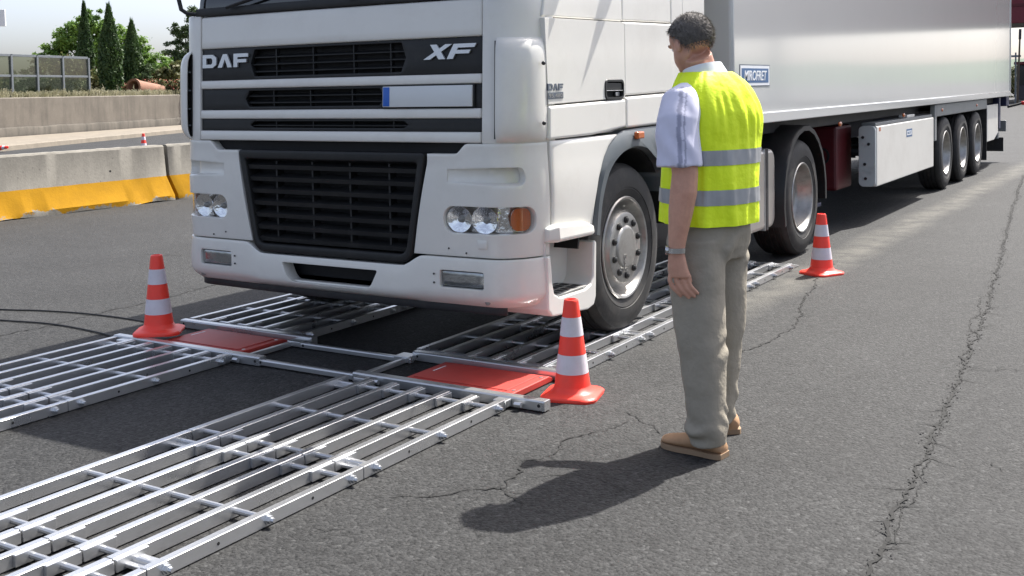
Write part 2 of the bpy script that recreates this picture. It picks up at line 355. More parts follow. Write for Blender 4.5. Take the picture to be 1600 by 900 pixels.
def crack(pts, wid, seed, jag=.03, crumbs=0, step=.035, fork=0.):
    rnd = random.Random(seed); pts = [Vector((p[0], p[1], 0)) for p in pts]
    path = []
    for a, b in zip(pts[:-1], pts[1:]):
        n = max(2, int((b-a).length/step))
        path += [a.lerp(b, i/n) for i in range(n)]
    path.append(pts[-1]); n = len(path); q = []; dr = 0
    for i, p in enumerate(path):
        t = (path[min(i+1, n-1)]-path[max(i-1, 0)]).normalized(); nn = Vector((-t.y, t.x, 0))
        dr = dr*.75+rnd.uniform(-1, 1)*jag; e = min(1, i/3, (n-1-i)/3)
        q.append((p+nn*dr*e, nn))
    mb = MB()
    vs = []
    for i, (p, nn) in enumerate(q):
        e = min(1, (i+.15)/4, (n-1-i+.15)/4); ww = wid*e*rnd.uniform(.35, 1.35)*.5
        vs += [p+nn*ww+Vector((0, 0, .004)), p-nn*ww*rnd.uniform(.6, 1.2)+Vector((0, 0, .004))]
    mb.add(vs, [(2*i, 2*i+1, 2*i+3, 2*i+2) for i in range(n-1)])
    for p, nn in q:                                                 # short side cracks
        if rnd.random() < fork:
            d = (nn*rnd.choice((-1, 1))+Vector((nn.y, -nn.x, 0))*rnd.uniform(-1, 1)).normalized(); L = rnd.uniform(.03, .14); a = p.copy(); ww = wid*.3
            for k in range(4):
                b2 = a+d*L/4+Vector((rnd.uniform(-1, 1), rnd.uniform(-1, 1), 0))*L*.08; m2 = Vector((-d.y, d.x, 0))*ww
                mb.add([a+m2+Vector((0, 0, .0045)), a-m2+Vector((0, 0, .0045)), b2-m2*.7+Vector((0, 0, .0045)), b2+m2*.7+Vector((0, 0, .0045))], [(0, 1, 2, 3)]); a = b2; ww *= .7
    o = mb.out('crack', M['crack'], ground, None)
    if crumbs:
        cb = MB()
        for k in range(crumbs):
            p, nn = rnd.choice(q); c = p+nn*rnd.gauss(0, wid*1.1); s = rnd.uniform(.002, .006)
            a = rnd.random()*6.28; ring = [(c.x+s*math.cos(a+j*1.57)*rnd.uniform(.6, 1.3), c.y+s*math.sin(a+j*1.57)*rnd.uniform(.6, 1.3), 0) for j in range(4)]
            cb.add(ring+[(c.x, c.y, s*.7+.002)], [(0, 1, 4), (1, 2, 4), (2, 3, 4), (3, 0, 4)])
        cr = cb.out('crack_crumbs', M['crumb'], ground, None); cr['kind'] = 'stuff'
crack([(3.30, -1.75), (3.216, -1.0), (3.139, .175), (2.993, 2.43), (2.706, 5.5), (2.40, 8.5), (2.137, 11.26), (1.9, 14)], .015, 3, .010, 900, .02, .14)
crack([(3.23, -.9), (3.19, -.2), (3.10, .9)], .004, 41, .015, 30, .03, .1)
crack([(3.02, 1.6), (2.93, 2.6), (2.84, 3.5)], .005, 42, .015, 30, .03, .15)
for i, (c, wd) in enumerate([
    ([(1.79, -.74), (1.85, -.87), (1.87, -.98), (1.87, -1.04), (1.76, -1.10), (1.70, -1.17), (1.62, -1.24), (1.54, -1.32)], .010),
    ([(1.84, -1.0), (1.94, -1.08), (2.05, -1.19)], .007),
    ([(1.94, -.05), (1.86, -.32), (1.84, -.54), (1.79, -.74)], .007),
    ([(1.90, -.89), (2.08, -.78), (2.34, -.83)], .006), ([(1.52, -1.70), (1.63, -1.59)], .006),
    ([(1.69, 3.62), (1.82, 2.87), (2.0, 2.2), (1.99, 1.71), (1.93, 1.2)], .010), ([(1.55, 4.6), (1.69, 3.62)], .009),
    ([(3.38, .14), (3.44, .02)], .008), ([(3.05, 1.5), (3.5, 1.7)], .005),
    ([(-2.25, -.6), (-2.22, -.2), (-2.22, 0), (-2.27, .31), (-2.28, .55), (-2.29, .84), (-2.35, 1.42), (-2.5, 2.6), (-2.6, 4)], .012),
    ([(2.0, .5), (2.04, .36), (2.13, .18)], .008), ([(2.21, -.24), (1.96, -.02), (1.80, .06)], .006),
    ([(-4.3, 2.4), (-3.9, 2.5), (-3.4, 2.55)], .008)]):
    crack(c, wd, 50+i, .018, 0, .022, .12)

# oil drips and stains on the lane under the truck, painted kerb beyond
def prism_along(name, a, b, prof, m, parent=None, ang=30, nseg=1, jitter=None):
    # profile (offset to the right of a->b, z) swept along a straight line
    a = Vector((a[0], a[1], 0)); b = Vector((b[0], b[1], 0)); t = (b-a).normalized(); nn = Vector((t.y, -t.x, 0)); rings = []
    for i in range(nseg+1):
        p = a.lerp(b, i/nseg); rg = []
        for j, (o, z) in enumerate(prof):
            q = p+nn*o+Vector((0, 0, z))
            if jitter: q = jitter(q, i, j, nseg)
            rg.append(q)
        rings.append(rg)
    mb = MB(); mb.loft(rings); return mb.out(name, m, parent, ang)

# concrete median barriers: a->b runs +y, right side (+x) faces the camera
PROF = [(.30, 0), (.30, .07), (.13, .335), (.085, .75), (.065, .775), (-.065, .775), (-.085, .75), (-.13, .335), (-.30, .07), (-.30, 0)]
BX = -8.36
def barrier(name, y0, y1, label, seed):
    rnd = random.Random(seed)
    e = root(name, label, 'barrier', (BX, y0, 0), 0, 'concrete barriers along the lane')
    def jit(q, i, j, n):
        s = mnoise.noise(Vector((q.y*3.1, q.z*4, seed)))*.008
        if i in (0, n): s -= .012+.03*abs(mnoise.noise(Vector((q.y*5, q.z*9, seed*3.3))))
        q = q+Vector((s if q.x > BX else -s, 0, 0))
        if j in (3, 4, 5, 6): q.z += mnoise.noise(Vector((q.y*7, j, seed)))*.007-(.03*abs(mnoise.noise(Vector((q.y*9., 3, seed)))) if i < 2 or i > n-2 else 0)
        if j in (0, 9): q.z += max(0, mnoise.noise(Vector((q.y*1.8, 1, seed)))+.1)*.045; 
        if j == 1: q += Vector((-1, 0, 0))*max(0, mnoise.noise(Vector((q.y*2.4, 7, seed)))-.12)*.12
        return q
    prism_along('barrier_body', (BX, y0), (BX, y1), PROF, M['barrier'], e, 30, 60, jit)
    for k in (y0+1.0, y1-.95):
        b = MB(); b.lathe([(0, .0), (.017, .0), (.017, .03), (0, .03)], 12, 'x', (BX+.088, k+.0, .47)); b.out('lifting_hole', M['dark'], e)
    return e
barrier('concrete_barrier', 2.2, 6.17, 'long grey concrete barrier with yellow painted foot left of the truck', 1)
barrier('concrete_barrier', 6.23, 10.2, 'short visible end of concrete barrier right beside the truck cab', 2)

# retaining wall beyond the far lane, its kerb and bank
WA, WB_ = Vector((-31.54, 18.90, 0)), Vector((-35.19, 29.99, 0)); wd_ = (WB_-WA).normalized(); wn_ = Vector((-wd_.y, wd_.x, 0))   # wn_ points away (-x)
W0 = WA-wd_*26; W1 = WB_+wd_*60
wall = prism_along('retaining_wall', W0, W1, [(0, 0), (0, 1.46), (-.04, 1.49), (-.30, 1.49), (-.34, 1.46), (-.34, 0)], M['wallc'], None, 30, 40)
tag(wall, 'long beige concrete retaining wall below the trees', 'wall')
lw = prism_along('rough_foot', W0, W1, [(.09, 0), (.09, .36), (.06, .42), (-.02, .42), (-.02, 0)], M['wallrough'], wall, 30, 160,
    lambda q, i, j, n: q+Vector((0, 0, (mnoise.noise(Vector((i*.7, 2, 0)))*.05 if j in (1, 2, 3) else 0))))
K0, K1 = Vector((-23.88, 13.86, 0)), Vector((-29.11, 24.81, 0)); kd = (K1-K0).normalized()
kerb = prism_along('kerb', K0-kd*20, K1+kd*50, [(.0, 0), (-.02, .13), (-.05, .15), (-.40, .15), (-.42, 0)], M['kerb'], None, 30, 30)
tag(kerb, kind='structure')
verge = mk('verge', [tuple(K0-kd*20+Vector((-.3, -.2, .10))), tuple(K1+kd*50+Vector((-.3, -.2, .10))), tuple(W1+Vector((.2, 0, .10))), tuple(W0+Vector((.2, 0, .10)))], [(0, 1, 2, 3)], M['kerb'], None, None)
tag(verge, kind='structure')
# bank behind the wall
bv = []; bf = []
NX, NY = 24, 40
for i in range(NX+1):
    for j in range(NY+1):
        p = W0-wd_*20+(W1-W0+wd_*20)*(j/NY)+wn_*(.3+i*i*.30)
        bv.append((p.x, p.y, 1.40+(mnoise.noise(p*.25)*.12+.012*i*i*.3 if i > 0 else 0)))
bf = [(i*(NY+1)+j, i*(NY+1)+j+1, (i+1)*(NY+1)+j+1, (i+1)*(NY+1)+j) for i in range(NX) for j in range(NY)]
bank = mk('bank', bv, bf, M['earth'], None, 60); tag(bank, kind='structure')

# glazed noise fence on the wall
FA = WA+wn_*.5
def fp(t, z): q = FA+wd_*t; return Vector((q.x, q.y, z))
fence = root('glazed_noise_fence', 'glazed noise fence with grey metal posts on top of the wall', 'fence', fp(0, 1.45))
ends = [-5.85, -4.4, -2.95, -1.45, 0.05, 1.36, 2.80, 4.33, 5.98]
def bar(name, p, q, hw, hd, m, par):
    # upright or level bar between p and q, half sizes hw along the wall, hd across
    mb = MB()
    if abs(p.z-q.z) > .3:
        c = [wd_*hw+wn_*hd, wd_*hw-wn_*hd, -wd_*hw-wn_*hd, -wd_*hw+wn_*hd]
    else:
        c = [Vector((0, 0, hw))+wn_*hd, Vector((0, 0, hw))-wn_*hd, Vector((0, 0, -hw))-wn_*hd, Vector((0, 0, -hw))+wn_*hd]
    mb.loft([[p+k for k in c], [q+k for k in c]]); return mb.out(name, m, par, 35, False, .006)
for t in ends: bar('post', fp(t, 1.38), fp(t, 3.03), .05, .06, M['post'], fence)
for a, b in zip(ends[:-1], ends[1:]):
    bar('top_rail', fp(a+.05, 3.03), fp(b-.05, 3.03), .045, .045, M['post'], fence)
    bar('middle_rail', fp(a+.05, 2.28), fp(b-.05, 2.28), .04, .04, M['post'], fence)
    for z0, z1 in ((1.45, 2.24), (2.32, 2.985)):
        mb = MB(); mb.loft([[fp(a+.052, z0)+wn_*.012, fp(b-.052, z0)+wn_*.012, fp(b-.052, z0)-wn_*.012, fp(a+.052, z0)-wn_*.012], [fp(a+.052, z1)+wn_*.012, fp(b-.052, z1)+wn_*.012, fp(b-.052, z1)-wn_*.012, fp(a+.052, z1)-wn_*.012]])
        mb.out('pane', M['pane'], fence, 35)

# dry weeds along the wall top
def weeds():
    rnd = random.Random(5); vs = []; fs = []
    for k in range(5200):
        t = rnd.uniform(-7, 22); d = abs(rnd.gauss(.25, .25))+.02; p = WA+wd_*t+wn_*(d+.05); h = rnd.uniform(.08, .32)*(1+.8*max(0, mnoise.noise(Vector((t*.9, 0, 3)))))
        if rnd.random() < .01: h *= 2.3
        a = rnd.uniform(0, 3.14); dx = Vector((math.cos(a), math.sin(a), 0))*rnd.uniform(.006, .016); ln = Vector((rnd.gauss(0, .1), rnd.gauss(0, .1), 0))*h*2.2
        n = len(vs); b = Vector((p.x, p.y, 1.42)); tp = b+Vector((0, 0, h))+ln; md = b+Vector((0, 0, h*.6))+ln*.35
        vs += [b-dx, b+dx, md+dx*.8, md-dx*.8, tp]; fs += [(n, n+1, n+2, n+3), (n+3, n+2, n+4)]
        if h > .2:
            for q in range(5):
                c = md.lerp(tp, rnd.random())+Vector((rnd.gauss(0, .02), rnd.gauss(0, .02), 0)); s = rnd.uniform(.012, .03); m_ = len(vs)
                vs += [c+dx.normalized()*s, c+Vector((0, 0, s)), c-dx.normalized()*s, c-Vector((0, 0, s))]; fs.append((m_, m_+1, m_+2, m_+3))
    return mk('dry_weeds', vs, fs, M['weed'], None, None)
tag(weeds(), 'dry pale weeds growing along the top of the retaining wall', 'weeds', kind='stuff')

# ---------------------------------------------------------------- trees
def leaves(n, sample, size, rnd, upb=0.):
    vs = []; fs = []
    for k in range(n):
        c, out = sample(rnd)
        nrm = Vector((rnd.gauss(0, 1), rnd.gauss(0, 1), rnd.gauss(0, 1)+upb))+out*.8
        nrm.normalize(); a = nrm.orthogonal().normalized(); a.rotate(Matrix.Rotation(rnd.random()*6.28, 3, nrm)); b = nrm.cross(a)
        s = size*rnd.uniform(.6, 1.4); m = len(vs)
        vs += [c-a*s, c-b*s*.45+a*s*.1, c+a*s, c+b*s*.45+a*s*.1]; fs.append((m, m+1, m+2, m+3))
    return vs, fs
def cypress(px, h, w, seed, label):
    rnd = random.Random(seed); e = root('cypress_tree', label, 'tree', px, 0, 'cypress trees behind the wall')
    mb = MB(); mb.tube([(0, 0, -.3), (0, 0, h*.5), (.02, 0, h*.95)], [w*.10, w*.06, .01], 8); mb.out('trunk', M['bark'], e, 35, True)
    def samp(r):
        t = r.random()**.8; z = .02*h+t*h*.98
        rad = w*.5*(min(1, (1-t)*1.9)**.8)*(.55+.45*min(1, t*6))*(1+.28*mnoise.noise(Vector((z*1.6, seed, 0)))); an = r.random()*6.28
        rad *= 1+.30*mnoise.noise(Vector((math.cos(an)*1.6, math.sin(an)*1.6, z*1.3+seed)))
        q = rad*math.sqrt(r.uniform(.35, 1)); o = Vector((math.cos(an), math.sin(an), .9))
        return Vector((q*math.cos(an), q*math.sin(an), z)), o
    vs, fs = leaves(9000, samp, .085, rnd)
    # long upright plumes at the outline
    for k in range(700):
        c, o = samp(rnd); l = rnd.uniform(.15, .34); d = Vector((o.x*.16, o.y*.16, 1)).normalized(); a = d.orthogonal().normalized()*.025; m = len(vs)
        vs += [c-a, c+a, c+d*l]; fs.append((m, m+1, m+2))
    mk('crown', vs, fs, M['leaf_cyp'], e, None, True)
cypress((-44.0, 32.0, 1.45), 4.75, .80, 11, 'slim dark cypress farthest left, rising behind the glazed fence')
cypress((-36.2, 27.35, 1.35), 4.05, .98, 12, 'tall dark cypress at the end of the glazed fence')
cypress((-40.3, 31.9, 1.5), 3.6, 1.0, 13, 'shorter dark cypress to the right of the fence end')
def broad(name, base, lobes, n, size, m, seed, label, trunk_h, group=None, cat='tree'):
    rnd = random.Random(seed); e = root(name, label, cat, base, 0, group); B = Vector(base)
    mb = MB(); top = Vector((0, 0, trunk_h))
    mb.tube([(0, 0, -.4), (.03, .02, trunk_h*.5), top], [.24*trunk_h/2.5, .18*trunk_h/2.5, .13*trunk_h/2.5], 9)
    for (x, y, z, r) in lobes:
        t = Vector((x, y, z)); mid = top.lerp(t, .5)+Vector((0, 0, -.1)); mb.tube([top*.85, mid, t], [.09, .055, .015], 6)
    mb.out('trunk', M['bark'], e, 35, True)
    # clumps on the lobes
    cl = []
    for (x, y, z, r) in lobes:
        for k in range(int(10+r*r*16)):
            d = Vector((rnd.gauss(0, 1), rnd.gauss(0, 1), rnd.gauss(0, .8))).normalized()*r*rnd.uniform(.45, 1.05)
            cl.append((Vector((x, y, z))+d, r*rnd.uniform(.14, .30), d.normalized()))
    def samp(r):
        c, s, o = r.choice(cl); d = Vector((r.gauss(0, 1), r.gauss(0, 1), r.gauss(0, .7)))*s*.62
        return c+d, o
    vs, fs = leaves(n, samp, size, rnd, .6); mk('crown', vs, fs, m, e, None, True); return e
# lobes are relative to the base
broad('broadleaf_tree', (-52.2, 38.8, 1.4), [(-2.3, -1.4, 2.5, .75), (-1.5, -.9, 3.1, .95), (-.7, -.4, 3.9, 1.05), (.2, .2, 4.5, .85), (.9, .5, 3.6, 1.15), (1.9, 1.1, 2.9, 1.1), (0, 0, 2.6, 1.4), (2.7, 1.6, 2.1, .8), (-1.4, -.9, 2.0, 1.0), (1.4, .9, 1.5, 1.2)], 30000, .105, M['leaf_broad'], 21, 'broad green leafy tree behind the cypresses', 2.0)
broad('dark_conifer', (-44.0, 39.0, 1.3), [(-.9, -.5, 2.7, .75), (-.3, -.2, 3.6, .75), (.3, .1, 4.6, .7), (-.3, 0, 2.0, .9), (.5, .3, 3.2, 1.0), (.2, .2, 1.4, 1.1), (1.4, .9, 3.4, 1.2)], 17000, .085, M['leaf_dark'], 22, 'dusky grey-green tree close beside the truck cab', 2.0)
broad('round_bush', (-42.7, 35.1, 1.3), [(-.3, -.2, 1.5, .75), (.4, .2, 1.7, .8), (.1, 0, .9, .9), (1.0, .7, 1.3, .6)], 8000, .085, M['leaf_broad'], 23, 'round green bush between the cypress and the dark tree', .9, None, 'bush')
for i, (x, y, r, lab) in enumerate([(-37.4, 28.9, .50, 'low flowering shrub at the foot of the tall cypress'), (-36.55, 29.8, .62, 'flowering shrub just behind the terracotta pipe'), (-35.9, 30.5, .58, 'yellowish shrub right of the terracotta pipe'), (-35.3, 31.3, .6, 'shrub nearest the truck cab on the wall top')]):
    sh = broad('flowering_shrub', (x, y, 1.35), [(-r*.6, -.2, r*.6, r*.55), (r*.5, .2, r*.75, r*.6), (0, 0, r*1.0, r*.5)], 3600, .055, M['leaf_ole'], 30+i, lab, .4, 'shrubs on the wall top', 'shrub')
    fl = random.Random(i); vs, fs = leaves(160, lambda q: (Vector((x, y, 1.35))+Vector((q.gauss(0, r*.55), q.gauss(0, r*.4), r*q.uniform(.7, 1.45))), Vector((0, 0, 1))), .035, fl)
    mk('blossom', vs, fs, M['flower'], sh, None)

hedge = [(-44.5+.6*i*.9+.15*i, 22.5+1.55*i, .55+.25*math.sin(i*2.1), .85+.2*math.sin(i*1.7)) for i in range(9)]
for i, (x, y, z, r) in enumerate(hedge):
    broad('hedge_shrub', (x, y, 1.6), [(-.5, -.3, z, r), (.4, .4, z+.3, r*.8), (0, .2, z-.2, r)], 2600, .10, M['leaf_ole'] if i % 3 else M['leaf_dark'], 60+i, 'tangled brownish shrub seen through the panes of the glazed fence', .5, 'shrubs behind the glazed fence', 'shrub')
# tree belt on the far side of the plaza, mirrored in the trailer wall
def belt():
    rnd = random.Random(77); vs = []; fs = []
    for k in range(9000):
        y = rnd.uniform(-40, 190); h = 5+2.4*mnoise.noise(Vector((y*.11, 0, 0)))+1.5*mnoise.noise(Vector((y*.4, 3, 0))); z = h*math.sqrt(rnd.random()); c = Vector((72+rnd.gauss(0, 1.6), y, z)); s = rnd.uniform(.25, .6); a = rnd.random()*6.28; n = len(vs)
        u = Vector((0.25*math.cos(a), math.cos(a), math.sin(a)))*s; v = Vector((0.3, -math.sin(a), math.cos(a)))*s; vs += [c-u, c-v, c+u, c+v]; fs.append((n, n+1, n+2, n+3))
    return mk('tree_belt', vs, fs, M['leaf_dark'], None, None)
tag(belt(), 'belt of trees across the plaza, mirrored in the trailer side', 'trees', kind='stuff')
# old terracotta pipe lying on the bank
pp = root('terracotta_pipe', 'large weathered terracotta pipe lying on the bank behind the wall', 'pipe', (-35.5, 28.0, 1.45))
ax = Vector((-.20, .97, -.10)).normalized(); c0 = Vector((-35.75, 28.15, 1.84)); s1 = ax.orthogonal().normalized(); s2 = ax.cross(s1)
prf = [(.0, .33), (.0, .30), (.9, .27), (1.9, .24), (1.9, .30), (.9, .33), (.25, .36), (.12, .40), (0, .40)]
mb = MB(); mb.loft([[c0+ax*prf[j][0]+(s1*math.cos(a)+s2*math.sin(a))*prf[j][1] for j in range(len(prf))] for a in [2*math.pi*k/28 for k in range(29)]], False)
mb.out('pipe_body', M['terracotta'], pp, 40)

# white sign board at the left edge of the view
sg = root('white_road_sign', 'white sign board cut off by the left edge of the photo', 'sign', (-24.3, 13.55, 0))
sv = Vector((.87, .5, 0)); sc = Vector((-24.15, 13.68, 0))
def sbox(name, c, hw, z0, z1, th, m):
    n = Vector((sv.y, -sv.x, 0)); mb = MB(); q = [c+sv*hw+n*th, c-sv*hw+n*th, c-sv*hw-n*th, c+sv*hw-n*th]
    mb.loft([[p+Vector((0, 0, z0)) for p in q], [p+Vector((0, 0, z1)) for p in q]]); return mb.out(name, m, sg, 35, False, .01)
sbox('sign_panel', sc, .65, 3.44, 3.90, .03, M['signw'])
mb = MB(); mb.tube([(sc.x-.35, sc.y-.27, 0), (sc.x-.35, sc.y-.27, 3.8)], .05, 12); mb.out('post', M['post'], sg)

# toll plaza canopy and clutter at the far end of the lane
cn = root('toll_canopy', 'dark red toll plaza canopy behind the trailer', 'canopy', (10, 72, 0))
box('fascia', (-9, 71.0, 5.0), (60, 71.4, 8.0), M['canopy'], cn, .03)
box('roof', (-9.2, 71.42, 5.35), (60, 86, 7.6), M['roofdark'], cn, .03)
for k in range(12): box('fascia_rib', (-8.5+k*5.6, 70.9, 5.1), (-8.35+k*5.6, 70.997, 7.9), M['roofdark'], cn, .01)
box('fascia_band', (-9, 70.93, 6.05), (60, 70.996, 6.22), M['redbox'], cn, .005)
for x in (-7.0, 8, 24, 40, 56): box('column', (x, 74, 0), (x+.6, 74.6, 5.35), M['post'], cn, .03)
bt = root('toll_booth', 'dark toll booth under the canopy at the right edge', 'booth', (-4.3, 73, 0))
box('booth_wall', (-5.35, 73, .16), (-3.2, 75.4, 2.4), M['roofdark'], bt, .03); box('booth_roof', (-5.5, 72.8, 2.42), (-3.0, 75.6, 2.6), M['canopy'], bt, .03)
box('booth_window', (-5.15, 72.96, 1.1), (-3.4, 72.995, 2.1), M['screen'], bt, .005); box('booth_base', (-5.8, 71.5, 0), (-2.8, 76.5, .15), M['kerb'], bt, .03)
pl = root('lane_post', 'thin post with a crossbar at the far end of the lane', 'post', (-4.56, 66, 0))
mb = MB(); mb.tube([(-4.56, 66, 0), (-4.56, 66, 3.05)], .045, 8); mb.out('shaft', M['post'], pl); box('crossbar', (-4.84, 65.96, 2.78), (-4.28, 66.04, 2.9), M['post'], pl, .01)
p2_ = root('leaning_pole', 'leaning dark pole at the far right edge', 'post', (-4.2, 64, 0))
mb = MB(); mb.tube([(-4.22, 64, 0), (-4.09, 64, 4.3)], [.06, .045], 8); mb.out('shaft', M['bark'], p2_); mb = MB(); mb.tube([(-4.105, 64, 3.75), (-4.09, 64, 4.33)], .075, 8); mb.out('lamp_head', M['roofdark'], p2_)
broad('roadside_bush', (-8.6, 95, 0), [(-.9, 0, 1.2, 1.2), (.6, .5, 1.6, 1.2), (2.0, .3, 1.0, 1.0), (.3, 0, .6, 1.2)], 4500, .14, M['leaf_ole'], 90, 'brownish roadside bush in the gap right of the trailer end', .9, None, 'bush')
hv = []; hf = []
for i in range(41):
    x = -500+i*30; hz = 16+10*mnoise.noise(Vector((i*.21, 0, 0)))+5*mnoise.noise(Vector((i*.7, 4, 0)))
    hv += [(x, 700+.1*abs(x), -1), (x, 760+.1*abs(x), hz), (x, 900, -1)]
hf = [(3*i+k, 3*i+k+1, 3*i+k+4, 3*i+k+3) for i in range(40) for k in range(2)]
tag(mk('hills', hv, hf, M['hill'], None, 60), kind='structure')
# ================================================================ WEIGHING RAMPS
RZ = .051                                   # height of the ramp rails
def ramp(name, x0, x1, mods, label):
    e = root(name, label, 'ramp', ((x0+x1)/2, mods[0][0], 0), 0, 'aluminium levelling ramps')
    nb = 7; sp = (x1-x0-.033)/(nb-1)
    railm = None; rodm = None; boltm = None
    for (a, b) in mods:
        L = b-a
        for k in range(nb):
            cx = x0+.0165+k*sp; tw = .0165
            mb = MB(); g = .002
            mb.prism([(cx-tw, .004), (cx+tw, .004), (cx+tw, RZ), (cx-tw, RZ)], 'y', a+g, b-g)
            mb.out('rail', M['alu'], e, 35, False, .0015, 1)
            if k not in (0, nb-1):          # splice plates at both module ends
                for yy, sg_ in ((a, 1), (b, -1)):
                    y0_, y1_ = sorted((yy+sg_*.004, yy+sg_*.13)); box('splice_plate', (cx+.0170, y0_, .008), (cx+.030, y1_, RZ-.003), M['alu'], e, .002)
        for fr in (.07, .50, .93):
            y = a+L*fr
            mb = MB(); mb.tube([(x0-.012, y, .028), (x1+.012, y, .028)], .0115, 10); mb.out('cross_rod', M['alu'], e)
            for s, xe in ((1, x1), (-1, x0)):
                mb = MB(); mb.lathe([(0, 0), (.019, 0), (.019, .004*s), (.0145, .0045*s), (.0145, .017*s), (.009, .018*s), (.008, .030*s), (0, .030*s)], 6, 'x', (xe+.0002*s, y, .028)); mb.out('bolt', M['steel'], e)
        for fr in (.28, .72):
            for xe, s in ((x1, 1), (x0, -1)):
                mb = MB(); mb.lathe([(0, 0), (.006, 0), (.006, .001*s), (0, .001*s)], 10, 'x', (xe, a+L*fr, .026)); mb.out('rail_hole', M['dark'], e)
        # small spacer plates between the outer rails at a joint
        box('spacer_plate', (x1-.024-sp+.03, a+.035, .014), (x1-.03, a+.115, .026), M['alu'], e, .002)
        box('spacer_plate', (x0+.03, b-.115, .014), (x0+sp-.008, b-.035, .026), M['alu'], e, .002)
    return e
ML = 1.02
ramp('levelling_ramp', .40, 1.365, [(-.19-ML*(k+1), -.19-ML*k) for k in range(4)], 'bright aluminium ramp grid running into the foreground, nearest the camera')
ramp('levelling_ramp', -1.40, -.435, [(-.16-ML*(k+1), -.16-ML*k) for k in range(3)], 'aluminium ramp grid at the left, in front of the left red pad')
ramp('levelling_ramp', .40, 1.365, [(.42+.92*k, .42+.92*(k+1)) for k in range(4)], 'aluminium ramp grid under the front wheel beside the man')
ramp('levelling_ramp', -1.40, -.435, [(.42+.92*k, .42+.92*(k+1)) for k in range(4)], 'aluminium ramp grid under the far side of the truck')
# toothed end of the nearer rear ramp
te = root('ramp_end_comb', 'short toothed ramp end behind the man next to the drive wheel', 'ramp', (.88, 4.14, 0))
for k in range(13):
    mb = MB(); x = .42+k*.077; mb.prism([(4.105, .003), (4.30, .003), (4.30, .008), (4.105, .044)], 'x', x-.014, x+.014); mb.out('tooth', M['alu'], te, 35, False, .003)
mb = MB(); mb.box((.40, 4.102, .004), (1.365, 4.1045, .044)); mb.out('end_plate', M['alu'], te)

def rail_thing(name, segs, label):
    e = root(name, label, 'rail', ((segs[0][0]+segs[-1][1])/2, segs[0][2], 0), 0, 'cross rails holding the pads')
    for (xa, xb, y, hw, z0, z1) in segs:
        mb = MB(); mb.prism([(y-hw, z0), (y+hw, z0), (y+hw, z1-.006), (y+hw-.006, z1), (y-hw+.006, z1), (y-hw, z1-.006)], 'x', xa, xb); mb.out('rail', M['alu'], e, 35, False, .0015, 1)
    for (xa, xb, y, hw, z0, z1) in segs:
        for xe in (xa+.03, xb-.03):
            mb = MB(); mb.lathe([(0, 0), (.008, 0), (.008, -.0015), (0, -.0015)], 10, 'y', (xe, y-hw-.0002, (z0+z1)/2)); mb.out('bolt_hole', M['dark'], e)
    return e
e = rail_thing('cross_rail', [(-1.42, -.23, -.120, .028, .006, .054), (-.26, .45, -.122, .016, .010, .040), (.42, 1.545, -.120, .028, .006, .054)], 'front aluminium cross rail in front of both red pads')
for x in (1.30, .47, -.50, -1.33):
    box('clamp', (x, -.20, .012), (x+.07, -.150, .046), M['alu'], e, .003); mb = MB(); mb.tube([(x+.10, -.170, .028), (x+.135, -.170, .028)], .013, 6); mb.out('clamp_nut', M['steel'], e)
e = rail_thing('cross_rail', [(-1.40, -.30, .372, .026, .006, .054), (-.33, .47, .290, .016, .008, .036), (.43, 1.375, .372, .026, .006, .054)], 'rear aluminium cross rail behind the red pads, under the bumper')
for x in (-.42, .36): box('link_plate', (x, .27, .010), (x+.10, .36, .040), M['alu'], e, .003)
for k, (xx) in enumerate((-.40, .43)):
    s_ = root('side_bar', ['thin bar on the inner side of the left red pad', 'thin bar on the inner side of the right red pad'][k], 'bar', (xx, .1, 0))
    mb = MB(); mb.box((xx-.014, -.088, .008), (xx+.014, .272, .034)); mb.out('bar_body', M['alu'], s_, 35, False, .003)

def pad(x0, x1, label):
    e = root('weigh_pad', label, 'weigh pad', ((x0+x1)/2, .12, 0), 0, 'red wheel weighing pads')
    mb = MB(); mb.prism([(-.066, .004), (.335, .004), (.335, .022), (.300, .036), (-.040, .036), (-.066, .022)], 'x', x0, x1); mb.out('pad_body', M['red_pad'], e, 35, False, .004)
    box('platform', (x0+.03, -.02, .0365), (x1-.05, .282, .0395), M['red_pad'], e, .002)
    box('grip_slot', (x0+.055, .11, .0397), (x0+.064, .22, .0402), M['letter'], e, .0)
    for y in (.0, .26):
        mb = MB(); mb.lathe([(0, .0), (.011, 0), (.011, .002), (0, .003)], 8, 'z', (x1-.025, y, .0362)); mb.out('screw', M['steel'], e)
pad(-1.10, -.47, 'red weigh pad in front of the left side of the truck, next to a cone')
pad(.68, 1.315, 'darker red weigh pad in front of the near wheel, with a bright sunlit edge')

